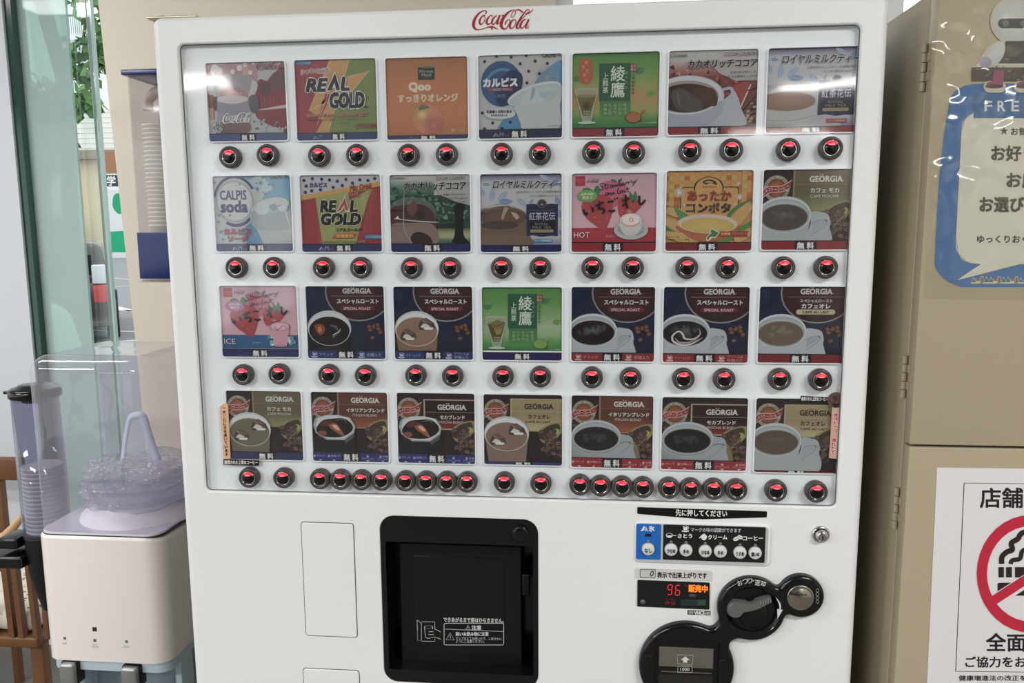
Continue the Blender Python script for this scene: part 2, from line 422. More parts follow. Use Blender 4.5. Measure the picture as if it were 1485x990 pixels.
def fog(c, cx, cy, rx, ry, n, col, a=.35, seed=1):
    rnd = random.Random(seed)
    for i in range(n):
        t = rnd.uniform(0, 6.28); q = rnd.uniform(0, .7); r = rnd.uniform(.15, .34)
        c.el(cx + rx * q * 1.2 * math.cos(t), cy + ry * q * math.sin(t), rx * r * .6, ry * r * 1.9, col, rnd.uniform(-25, 25), cin=col, a=0.0, ain=a, n=14)
def beans(c, cx, cy, rx, ry, n, s, seed=3, cols=('4a3633', '5a423c', '3a2a2a', '6e5046'), dark='1d1618'):
    rnd = random.Random(seed)
    for i in range(n):
        t = rnd.uniform(0, 6.28); q = math.sqrt(rnd.random()); x = cx + rx * q * math.cos(t); y = cy + ry * q * math.sin(t)
        r = rnd.uniform(0, 180); k = s * rnd.uniform(.8, 1.15); col = rnd.choice(cols)
        c.el(x, y, k * 1.12, k * .8, dark, r, n=12); c.el(x, y, k, k * .66, col, r, cin='8a6a60' if rnd.random() < .3 else col, n=12)
        a = math.radians(r); c.line([(x - k * .8 * math.cos(a), y - k * .8 * math.sin(a), s * .1), (x + k * .1 * math.sin(a), y - k * .1 * math.cos(a), s * .2), (x + k * .8 * math.cos(a), y + k * .8 * math.sin(a), s * .1)], dark)
def georgia(c, x0, y0, x1, y1, col):
    c.text('GEORGIA', x0, y0, x1, y1, col, (x1 - x0) * .011, shear=0.0)
    w = x1 - x0; ox = x0 + w * .365
    for i, dx in enumerate((-.045, .03)):
        c.el(ox + w * dx, y0 - (y1 - y0) * .24, w * .018, (y1 - y0) * .10, col, rot=-20)
    c.el(x1 + w * .03, y1 - 4, 3, 3, col)
def badge(c, cx, cy, r=104):
    c.el(cx, cy, r * 1.03, r * 1.05, '6a665a'); c.el(cx, cy, r * .98, r, 'aaa58c'); c.el(cx, cy, r * .74, r * .76, '3a2624'); c.el(cx, cy, r * .7, r * .72, '7a3a1e', cin='c4682a')
    c.arc('REGULAR COFFEE', cx, cy, r * .86, r * .17, -90, 150, '1c1a18', .8); c.arc('REGULAR COFFEE', cx, cy, r * .86, r * .17, 90, 150, '1c1a18', .8, flip=True)
    top = [(cx - r * 1.18, cy + r * .28), (cx - r * .7, cy - r * .1), (cx - r * .1, cy - r * .12), (cx + r * .5, cy - r * .18), (cx + r * 1.2, cy - r * .62)]
    bot = [(cx + r * 1.0, cy - r * .05), (cx + r * .5, cy + r * .2), (cx - r * .1, cy + r * .26), (cx - r * .6, cy + r * .32), (cx - r * 1.12, cy + r * .74)]
    c.poly([tuple(p) for p in crom([(x - 3, y - 7) for x, y in top], 5)] + [tuple(p) for p in crom([(x + 3, y + 7) for x, y in bot], 5)], 'b0a89a')
    c.poly([tuple(p) for p in crom(top, 5)] + [tuple(p) for p in crom(bot, 5)], '96262e')
    ch = 'レギュラーコーヒー'; P = crom([((a[0] + b[0]) / 2, (a[1] + b[1]) / 2) for a, b in zip(top, bot[::-1])], 8)
    for i, g in enumerate(ch):
        f = .07 + .86 * (i + .5) / len(ch); k = int(f * (len(P) - 1)); p = P[k]; q = P[min(k + 1, len(P) - 1)]; a = math.degrees(math.atan2(q[1] - p[1], q[0] - p[0]))
        h = r * .12 if g != 'ー' else r * .018
        if g in 'ュ': h *= .75
        c.text(g, p[0] - r * .085, p[1] - h, p[0] + r * .085, p[1] + h, 'e6dcd4', .9, rot=a)
def cup_hot(c, coffee, edge, gold=None, dy=0, rim='c4cfd4', body='a9b6bc', handle=1, steam='8a8a88', seed=1, cx=215, cy=480, rx=195, ry=112):
    """porcelain cup seen from above at the left of the card (template of the special roast card)"""
    x0, _, x1, y1 = c.t
    cy += dy
    if gold: c.curve([(470, cy + 20), (560, cy + 15), (612, cy + 60), (636, cy + 200), (560, cy + 260), (380, cy + 250), (440, cy + 90)], gold)
    c.curve([(420, cy - 40), (500, cy - 42), (560, cy - 20), (582, cy + 50), (578, cy + 90), (602, cy + 190), (560, cy + 260), (360, cy + 250), (420, cy + 60)], body)
    c.stroke([(430, cy + 60, 3), (470, cy + 30, 7), (540, cy + 22, 5), (552, cy + 32, 7), (530, cy + 75, 6), (430, cy + 150, 4)], '7c8a90')
    c.curve([(446, cy + 50), (478, cy + 36), (535, cy + 30), (540, cy + 40), (505, cy + 75), (440, cy + 120)], '97a5ab')
    c.line([(536, cy + 20, 5), (550, cy + 38, 6)], '22262a')
    if gold: c.stroke([(450, cy + 50, 3), (500, cy + 26, 5), (556, cy + 30, 5), (590, cy + 60, 4), (585, cy + 85, 3)], '6a6040')
    c.poly([(cx - rx - 28, cy + 10), (cx + rx + 22, cy + 10), (cx + rx - 30, cy + 250), (cx - rx - 20, cy + 260)], body)
    c.el(cx, cy - 18, rx + 24, ry + 44, body); 
    if gold: c.el(cx, cy - 14, rx + 24, ry + 36, gold)
    c.el(cx, cy - 20, rx + 22, ry + 36, rim); c.el(cx, cy - 14, rx + 12, ry + 26, '93a2a8', cin='dbe1e2')
    c.el(cx, cy, rx, ry, edge, cin=edge); c.el(cx, cy + 1, rx - 7, ry - 6, coffee, cin=coffee)
    if steam: fog(c, cx - 5, cy - 22, rx * .85, ry * .6, 22, steam, .22, seed)
def cup_iced(c, liquid, dark, dy=0, rim='b8c4c8', body=None, cx=235, cy=470, rx=190, ry=128, black=False):
    cy += dy; body = body or liquid; y1 = c.t[3]
    c.poly([(cx - rx - 10, cy + 20), (cx + rx + 10, cy + 20), (cx + rx - 14, y1), (cx - rx + 24, y1)], body)
    c.el(cx, cy - 15, rx + 18, ry + 36, rim); c.el(cx, cy - 6, rx + 12, ry + 26, 'd6dcdb' if not black else 'ccd2d2', cin='a8b2b4')
    c.el(cx, cy + 14, rx + 6, ry + 8, dark); c.el(cx, cy + 12, rx, ry, liquid, cin=liquid)
    def ice(px, py, s, m):
        q = lambda *P: [(px + x * s, py + y * s) for x, y in P]
        c.poly(q((-70, 10), (-40, -55), (10, -65), (80, -20), (92, 30), (30, 50), (-60, 45)), m[0])
        c.poly(q((-40, -50), (8, -60), (76, -18), (40, -10), (-20, -20)), m[1]); c.poly(q((-50, 20), (-20, -15), (30, 0), (40, 20), (-10, 30)), m[2])
        c.poly(q((-20, 30), (30, 20), (80, 26), (60, 44), (-10, 44)), m[3]); c.line([(px - 40 * s, py - 50 * s, 5), (px + 10 * s, py - 10 * s, 3), (px + 78 * s, py + 30 * s, 4)], m[4])
    M = ('4a3a34', '6e564a', 'c8c8c2', 'dcdcd8', 'b09a88') if not black else ('1c1412', '2a201c', 'b4b4b4', '8a4a2a', '6a6a6a')
    if black:
        c.poly([(cx - 160, cy - 60), (cx - 60, cy - 70), (cx + 10, cy + 20), (cx - 60, cy + 90), (cx - 150, cy + 40)], '2c1610')
        c.curve([(cx - 140, cy - 40), (cx - 70, cy - 50), (cx - 40, cy + 0), (cx - 80, cy + 50), (cx - 120, cy + 20)], '8a4420')
        c.curve([(cx - 110, cy - 20), (cx - 85, cy - 30), (cx - 70, cy + 10), (cx - 100, cy + 25)], 'c87038')
        c.line([(cx + 10, cy - 40, 14), (cx + 60, cy - 30, 24), (cx + 90, cy + 20, 14), (cx + 30, cy + 70, 20)], '5a5e62'); c.line([(cx + 30, cy + 50, 6), (cx + 90, cy + 20, 12), (cx + 110, cy - 10, 4)], 'b8bcc0')
    else: ice(cx + 85, cy - 50, 1.0, M); ice(cx - 90, cy + 48, .95, M)
    c.ring(cx, cy + 8, rx + 8, ry + 14, 6, 'c2c8c2', a0=-8, a1=188)
    for i in range(40):
        x = cx + random.uniform(-rx + 40, rx - 40); c.el(x, y1 - random.uniform(70, 100), 3, 3, 'c0b09c', a=.35, n=6)

def card_special(c, kind, strip_col, texts=('ブラック', '砂糖入り')):     # template 25,68,762,738
    x0, y0, x1, y1 = c.t
    c.cur = 'background'; c.grad(x0, y0, x1, y1, [(0, '141c38'), (.35, '19223f'), (.75, '1e2540'), (1, '1b1e30')]); c.cur = 'picture'
    c.el(x0 + 20, y0 + 80, 160, 160, '12284e', cin='1c3c66', a=0, ain=.6)
    c.el(520, 120, 316, 272, '82868a'); c.el(520, 120, 303, 259, '3a1a20', cin='461c22'); c.el(500, 320, 170, 60, '30262a', cin='5a444a', a=0, ain=.5)
    c.rect(262, 157, 740, 161, '8a7c7e')
    georgia(c, 372, 88, 636, 134, 'c4c2c4')
    if kind == 'lait_hot':
        c.text('スペシャルロースト', 370, 180, 640, 208, 'c6c6c8', 1.2); c.text('カフェオレ', 385, 220, 625, 258, 'd6d6d6', 2.5)
        c.rr(340, 268, 668, 312, 21, 'b8b584'); c.text('CAFÉ AU LAIT', 392, 276, 616, 302, '23221c', 1.6)
    else:
        c.text('スペシャルロースト', 316, 186, 706, 228, 'd2d2d4', 2.2); c.rr(345, 246, 670, 294, 23, '6a2028'); c.text('SPECIAL ROAST', 378, 261, 632, 284, 'c8bcbc', 1.0)
    for i, (bx, by, r) in enumerate(((612, 440, 20), (655, 438, 100), (692, 425, 60), (618, 470, 10), (698, 458, 30), (716, 490, 150), (640, 542, 160))):
        c.el(bx, by, 27, 20, '3a2418', r); c.el(bx, by, 23, 16, '6a4430', r, cin='94664a'); a = math.radians(r)
        c.line([(bx - 20 * math.cos(a), by - 20 * math.sin(a), 3), (bx + 20 * math.cos(a), by + 20 * math.sin(a), 3)], '2c1a14')
    if kind == 'hot_black': cup_hot(c, '1c1416', '3a1c18', seed=4)
    elif kind == 'hot_cream':
        cup_hot(c, '1d191b', '4a382c', seed=5)
        c.stroke([(340, 440, 3), (345, 490, 10), (290, 530, 14), (215, 525, 16), (200, 490, 18), (160, 462, 12), (110, 500, 16), (115, 550, 18), (190, 585, 20), (280, 570, 14), (370, 515, 3)], 'c9c4c4')
        c.stroke([(130, 520, 4), (170, 560, 14), (250, 560, 12), (330, 530, 3)], 'a99a9e')
    elif kind == 'lait_hot': cup_hot(c, '6c5c4a', '8a7a62', seed=6, steam='a8a698')
    elif kind == 'ice_black': cup_iced(c, '1e1614', '3c2418', body='15161a', black=True)
    elif kind == 'ice_cream': cup_iced(c, '8e7058', 'a58a70', body='86674c')
    strip(c, 665, strip_col, 300, 482)
    if texts:
        tc = 'a9b4d8' if strip_col[0] < '5' else 'd6a8aa'
        minicup(c, 86, 700, 1, tc, strip_col); minicup(c, 535, 700, 1, tc, strip_col)
        stext(c, texts[0], 132, 686, 262, 714, tc, .8)
        if len(texts) == 2: stext(c, texts[1], 588, 684, 718, 718, tc, .8)
        else: stext(c, texts[1], 588, 672, 722, 694, tc, .7); stext(c, texts[2], 588, 702, 716, 728, tc, .7)

def card_georgia(c, kind, panel, frame, title, sub, dark_text=False, hot=True, strip_y=655, strip_col='8c1a26', four=True, low=0, liquid='1a1c1e', glow=None, steam='6a6a6a', tx=(355, 712)):
    # template 25,80,747,738 (row 4 fifth card); low = the panel starts lower
    x0, y0, x1, y1 = c.t
    c.cur = 'background'; c.rect(x0, y0, x1, y1, '241a1c'); c.cur = 'picture'
    c.grad(x0, y0, x0 + 245, y0 + 240, [(0, '2a1a20'), (1, '3a262a')])
    c.el(60, 380, 120, 60, '3a3028', cin='4a3a30'); beans(c, 55, 350, 60, 40, 10, 20, 11, dark='2a201c')
    pt = y0 + low
    if low: c.grad(x0, y0, x1, y0 + low, [(0, '2c1c20'), (1, '332024')])
    c.rect(270, pt, x1, 425, frame); c.grad(284, pt + (10 if low else 4), x1, 412, panel)
    c.rect(284, pt + 118, x1, pt + 121, frame)
    tcol = '201c16' if dark_text else 'cdcbc6'; g = pt + (50 if low else 55)
    georgia(c, 402, g, 664, g + 46, tcol)
    ty = g + 98
    c.text(title, tx[0], ty, tx[1], ty + 36, tcol, 2.0); c.text(sub, 412, ty + 53, 642, ty + 76, tcol, 1.2 if dark_text else .6)
    # scoop and beans
    beans(c, 690, 560, 120, 100, 60, 26, 5)
    c.curve([(530, 430), (590, 370), (690, 335), (745, 345), (750, 400), (728, 450), (640, 530), (560, 520)], '8a864c'); c.curve([(552, 428), (610, 376), (690, 348), (722, 360), (728, 410), (690, 460), (620, 500), (560, 480)], '3c3a2a')
    c.poly([(715, 350), (760, 322), (760, 352), (735, 372)], '8e8a50')
    c.el(696, 425, 32, 32, 'a8a03c', cin='c0b84c')
    beans(c, 622, 452, 74, 62, 34, 25, 9)
    c.stroke([(728, 400, 5), (700, 450, 7), (650, 500, 6), (610, 535, 4)], '8a864c')
    badge(c, 135, 232)
    if hot == 'gold': cup_hot(c, liquid, '5a5238', gold='7a7048', dy=-6, rim='b8c0c4', body='98a4aa', seed=8, steam=steam, cx=245, rx=200)
    elif hot: cup_hot(c, liquid, '8a7c6e', dy=-10, rim='bcc6c8', body='9eacae', seed=9, steam=steam, cx=205)
    elif kind == 'cut':
        P = [(35, 395), (60, 330), (150, 300), (270, 295), (390, 320), (440, 400), (425, 460), (330, 530), (160, 530), (60, 470)]
        P = [(x, y - 0) for x, y in P]
        c.poly([(35, 400), (440, 400), (420, 738), (70, 738)], '131518'); c.poly(P, '9aa6aa'); c.poly([(60 + (x - 35) * .9, 14 + y * .96) for x, y in P], 'c6cccc')
        c.curve([(70, 420), (130, 350), (240, 330), (340, 330), (410, 390), (400, 450), (300, 505), (150, 505), (80, 470)], '1a1210')
        c.curve([(110, 370), (170, 350), (210, 350), (240, 370), (180, 400), (120, 400)], '5e2e1c'); c.curve([(190, 390), (260, 380), (320, 470), (330, 500), (270, 470), (200, 420)], 'a0562e'); c.curve([(220, 395), (256, 392), (290, 440), (250, 430)], 'd8b088')
        c.curve([(90, 450), (150, 450), (160, 480), (110, 510), (80, 490)], '8a4628'); c.stroke([(250, 350, 4), (330, 335, 7), (350, 370, 4)], '707478')
        c.line([(70, 470, 5), (160, 532, 6), (330, 532, 6), (425, 462, 5)], '8e9aa0'); c.line([(160, 532, 4), (160, 575, 2)], '4a5256'); c.poly([(330, 532), (425, 465), (420, 510), (335, 570)], '5a666c', a=.6)
    else: cup_iced(c, liquid, '8e7a60', dy=-8, body=liquid, cx=235)
    dk = strip_y
    strip(c, dk, strip_col, 300, 478)
    if four:
        tc = 'b4b8d8' if strip_col[0] < '5' else 'e0b4b4'
        stext(c, 'ブラック', 58, dk + 22, 138, dk + 42, tc, .5); stext(c, '砂糖入り', 196, dk + 22, 286, dk + 42, tc, .5)
        minicup(c, 176, dk + 32, .4, tc, strip_col); minicup(c, 38, dk + 32, .4, tc, strip_col)
        stext(c, 'クリーム入り', 490, dk + 42, 606, dk + 62, tc, .5); stext(c, 'クリーム入り', 636, dk + 42, 746, dk + 62, tc, .5); stext(c, '砂糖', 690, dk + 20, 736, dk + 38, tc, .5)
        minicup(c, 545, dk + 28, .4, tc, strip_col); minicup(c, 668, dk + 28, .4, tc, strip_col)
        k = c.cur; c.cur = 'price_strip'
        for x in (96, 226, 546, 690): c.poly([(x - 16, y1 - 16), (x + 16, y1 - 16), (x, y1)], tc)
        c.cur = k

def leaf(c, x, y, L, a, col, w=.42):
    t = math.radians(a); dx, dy = math.cos(t), math.sin(t)
    P = [(x + dx * L * f - dy * L * w * g, y + dy * L * f + dx * L * w * g) for f, g in ((0, 0), (.3, .42), (.6, .45), (1, 0), (.6, -.45), (.3, -.42))]
    c.curve(P, col, 4); c.line([(x, y, 2), (x + dx * L, y + dy * L, 1)], 'd0d6e0')
def strawberries(c, hot):
    oy = 0 if hot else 12
    c.curve([(320, 130), (380, 105), (470, 120), (530, 170), (500, 280), (430, 340), (350, 320), (310, 220)], 'c2607e')
    c.curve([(250, 235), (330, 230), (400, 275), (412, 370), (370, 500), (340, 545), (290, 525), (190, 450), (135, 360), (150, 290)], 'b23c42'); c.el(270, 330, 80, 60, 'b23c42', cin='c85a5c', a=0, ain=.8)
    c.curve([(470, 260), (560, 250), (640, 290), (660, 340), (600, 400), (500, 435), (465, 400), (455, 320)], 'b83c40'); c.el(560, 380, 60, 40, 'b83c40', cin='e89a94', a=0, ain=.8)
    for x, y in ((200, 380), (250, 430), (300, 470), (320, 400), (360, 440), (230, 330), (540, 330), (600, 350), (500, 370)): c.el(x, y, 5, 7, 'd8807c')
    for P in ([(140, 185), (180, 165), (230, 190), (260, 230), (200, 215)], [(250, 215), (245, 180), (275, 150), (300, 200), (270, 240)], [(560, 205), (590, 240), (610, 200), (625, 260), (590, 300), (562, 260)], [(390, 95), (430, 100), (440, 120), (410, 118)], [(455, 110), (490, 82), (480, 120)]):
        c.curve(P, '2f7a4a')
def card_strawberry(c, hot):       # template 45,42,797,740 of the HOT card
    x0, y0, x1, y1 = c.t
    c.cur = 'background'; c.grad(x0, y0, x1, y1, [(0, 'c098a6'), (.5, 'd4a8b4'), (1, 'd8aab6')]); c.cur = 'picture'
    c.rect(x0, 525, x1, 660, 'b0283a' if hot else '1e6296'); c.rect(76, 62, 164, 152, 'b02a3a'); c.text('Minute Maid', 84, 92, 156, 106, 'd8808a', .4); c.text('STYLE', 100, 114, 140, 122, 'd8808a')
    coca(c, 182, 88, 292, 126, '5a4650', 1.1); c.text('Drink', 215, 78, 245, 87, '5a4650')
    strawberries(c, hot)
    bc = '6aa44e' if hot else 'b66aa0'
    c.el(182, 240, 92, 54, bc); c.poly([(185, 285), (222, 304), (215, 280)], bc); c.text('ふわふわ', 125, 210, 238, 234, 'e4e4d8', 1); c.text('泡立つ', 140, 242, 228, 266, 'e4e4d8', 1)
    K = '231d26'
    # handwriting
    def wr(P, w=6): c.cur = 'lettering'; c.stroke([(x, y, w) for x, y in P], K, 4); c.cur = 'picture'
    wr([(330, 132), (312, 126), (298, 140), (308, 156), (324, 166), (320, 184), (290, 186)]); wr([(342, 128), (346, 176), (360, 176)]); wr([(334, 148), (364, 138)])
    wr([(366, 176), (366, 148), (370, 148), (384, 140)]); wr([(404, 146), (388, 150), (388, 168), (402, 166), (408, 144), (414, 166)]); wr([(420, 140), (428, 160), (438, 142), (448, 158), (456, 134)])
    wr([(462, 104), (470, 154), (482, 150), (480, 136), (468, 138)]); wr([(492, 144), (508, 134), (498, 124), (488, 138), (500, 152), (516, 140)]); wr([(520, 146), (522, 126), (526, 128), (540, 116)])
    wr([(546, 140), (546, 122), (552, 124), (562, 112)]); wr([(572, 106), (582, 128), (600, 112)]); wr([(622, 98), (600, 130), (580, 156)])
    wr([(368, 216), (346, 216), (346, 236), (364, 232), (372, 212), (378, 232)]); wr([(388, 208), (394, 230), (410, 226), (412, 206), (420, 226)]); wr([(428, 220), (436, 222)], 5); wr([(462, 168), (452, 200), (456, 222), (470, 218)])
    wr([(494, 196), (476, 200), (476, 216), (490, 212), (496, 194), (504, 210)]); wr([(514, 190), (518, 208), (526, 206)]); wr([(536, 160), (544, 204), (556, 202)]); wr([(528, 184), (560, 176)])
    wr([(150, 360), (158, 390), (172, 408), (184, 384)], 19); wr([(226, 338), (236, 364), (234, 384)], 17)
    wr([(256, 330), (328, 298)], 19); wr([(296, 290), (286, 350), (300, 352), (326, 356), (336, 376), (318, 400)], 19); wr([(366, 296), (400, 288), (418, 296)], 17); wr([(376, 368), (404, 378), (432, 366)], 18); wr([(424, 262), (434, 278)], 10); wr([(446, 254), (454, 268)], 10)
    wr([(494, 286), (556, 266)], 19); wr([(524, 232), (530, 300), (540, 352)], 17); wr([(524, 290), (510, 320), (496, 334)], 16); wr([(586, 290), (596, 292)], 20); wr([(644, 242), (646, 300), (664, 318), (698, 280)], 19)
    c.text('HOT' if hot else 'ICE', 66, 562, 204 if hot else 176, 614, 'e0d4d8', .8); c.text('無果汁', 350, 590, 438, 614, 'd88a96' if hot else '7aa2c8', .4)
    if hot:
        c.el(575, 545, 152, 88, 'a9b0ae', cin='c6cac8'); c.el(575, 540, 120, 62, '8e9694', cin='b4b8b6')
        c.curve([(478, 480), (500, 560), (540, 595), (600, 595), (645, 560), (668, 480)], 'c2c6c4'); c.stroke([(650, 510, 10), (700, 500, 12), (712, 530, 12), (660, 550, 8)], 'aeb4b2')
        c.el(572, 462, 96, 64, 'd6d2cc'); c.el(572, 468, 86, 54, 'd49a8e'); c.el(572, 458, 78, 46, 'e2d8d0'); c.ring(575, 455, 20, 18, 8, 'd08a86')
    else:
        rnd = random.Random(2)
        for i in range(14): 
            x = rnd.choice((rnd.uniform(470, 540), rnd.uniform(690, 750))); y = rnd.uniform(530, 610); s = rnd.uniform(18, 30)
            c.poly([(x - s, y), (x - s * .3, y - s), (x + s, y - s * .5), (x + s * .7, y + s * .7), (x - s * .5, y + s)], rnd.choice(('7aa6b4', 'a8c4cc', '5a8ea4', 'cadade')))
        c.poly([(528, 440), (712, 440), (680, 630), (560, 630)], 'd89aae', a=.95); c.el(620, 628, 62, 12, 'c88098'); c.el(620, 438, 94, 44, '8a6a74'); c.el(620, 438, 90, 40, 'd8a8b8', cin='e4bcc8')
        c.stroke([(560, 440, 6), (600, 470, 8), (650, 430, 6), (690, 460, 5)], 'b04a72')
    strip(c, 660 if hot else 668, '94192a' if hot else '28306a', 325, 508)
def card_tea(c, hot):             # template 22,70,740,728 of the iced card
    x0, y0, x1, y1 = c.t
    c.cur = 'background'
    if hot: c.grad(x0, y0, x1, 660, [(0, '2a6e34'), (.05, '4a8a34'), (.2, '56963a'), (.42, '8a9a48'), (.6, 'b08a50'), (.8, '8e9a46'), (.9, '3a8a3a'), (1, '2a7a40')])
    else: c.grad(x0, y0, x1, 645, [(0, '2a6a38'), (.05, '4a8e38'), (.25, '54983a'), (.45, '7aa860'), (.62, '98b48c'), (.75, '8ab078'), (.88, '469a3e'), (1, '267a3c')])
    c.cur = 'picture'
    for x, y, k in ((590, 195, 1), (690, 385, .9), (70, 250, .9)):
        col = '3a7a44' if y < 300 else '64983c'
        c.el(x, y, 38 * k, 28 * k, col); c.line([(x + 25 * k, y - 10, 10), (x + 60 * k, y - 26, 9)], col)
    if hot: c.rr(84, 80, 202, 300, 55, 'b4562c'); 
    c.rect(254, 130, 518, 440, '1c5c40'); c.grad(262, 440, 520, 575, [(0, '3a7a3c'), (1, '4a8a4a')])
    c.vtext('綾鷹', 352, 148, 470, 415, 'c8dcc8', 1.5, gap=.06); c.vtext('上煎茶', 284, 205, 332, 378, 'c0d6c0', 1.0)
    c.vtext('あやたか', 472, 190, 496, 350, '8ab29a', .4, gap=.4)
    c.rect(512, 140, 566, 200, '8a2a30'); c.vtext('茶舗', 516, 146, 538, 198, 'd8c0b0'); c.vtext('宇治', 542, 146, 562, 198, 'd8c0b0')
    c.vtext('上林春松本店', 526, 208, 552, 396, '1e3a20' if hot else '224a26', .6, gap=.2)
    for x, s in ((460, '急須で'), (420, 'いれた'), (378, 'ような、'), (336, 'にごり'), (296, 'の旨み')):
        c.vtext(s, x, 458, x + 26, 458 + (100 if len(s) == 3 else 118), 'a8cca0', .3, gap=.25)
    p = 'a8663a' if hot else '74a440'; q = '6a3a20' if hot else '3e7024'
    c.el(545, 580, 66, 44, p); c.ring(545, 580, 66, 44, 4, q); c.ring(540, 552, 40, 18, 4, q); c.line([(585, 560, 16), (620, 535, 18)], p); c.el(628, 532, 16, 16, p); c.el(605, 606, 8, 8, q)
    if hot: c.text('あ', 130, 104, 160, 134, 'e0c0a0'); c.text('た', 108, 142, 140, 172, 'e0c0a0'); c.text('た', 144, 176, 172, 204, 'e0c0a0'); c.text('か', 116, 206, 146, 236, 'e0c0a0'); c.text('い', 134, 250, 162, 272, 'e0c0a0')
    g = 'b4b89a' if hot else 'a8c4a0'
    c.poly([(50, 338), (245, 338), (190, 610), (118, 610)], g, a=.55); c.poly([(68, 395), (230, 395), (180, 560), (122, 560)], '6a6428' if hot else '5a4c1c'); c.el(148, 395, 80, 14, '8a8440')
    if not hot: c.poly([(100, 400), (150, 360), (225, 385), (205, 440), (130, 450)], '7a7234'); c.poly([(130, 450), (205, 440), (190, 490), (150, 500)], '8e8438'); c.line([(100, 400, 5), (150, 425, 6), (225, 385, 4)], '3c3414')
    else: c.el(150, 480, 50, 50, '5a5a24', cin='4a4a28', a=0, ain=.9)
    c.line([(50, 338, 5), (100, 520, 6), (118, 610, 4)], 'c0c8b0', a=.8); c.line([(245, 338, 5), (200, 520, 6), (190, 610, 4)], 'c0c8b0', a=.8); c.el(148, 338, 97, 9, 'c8ccb4', a=.5)
    for i in range(16): x = 124 + (i % 4) * 16; y = 525 + (i // 4) * 22; c.poly([(x, y), (x + 8, y - 10), (x + 14, y + 8)], 'b4c8bc', a=.7)
    c.el(152, 618, 76, 11, 'b4d0c4'); c.poly([(130, 600), (176, 600), (190, 616), (116, 616)], 'a8c0b0')
    c.text('カップ自販機用', 630, 620, 735, 636, 'a0cc9c', .3)
    strip(c, 662 if not hot else 668, '221e5c' if not hot else '8c2a34', 300, 470, dark='232a32')
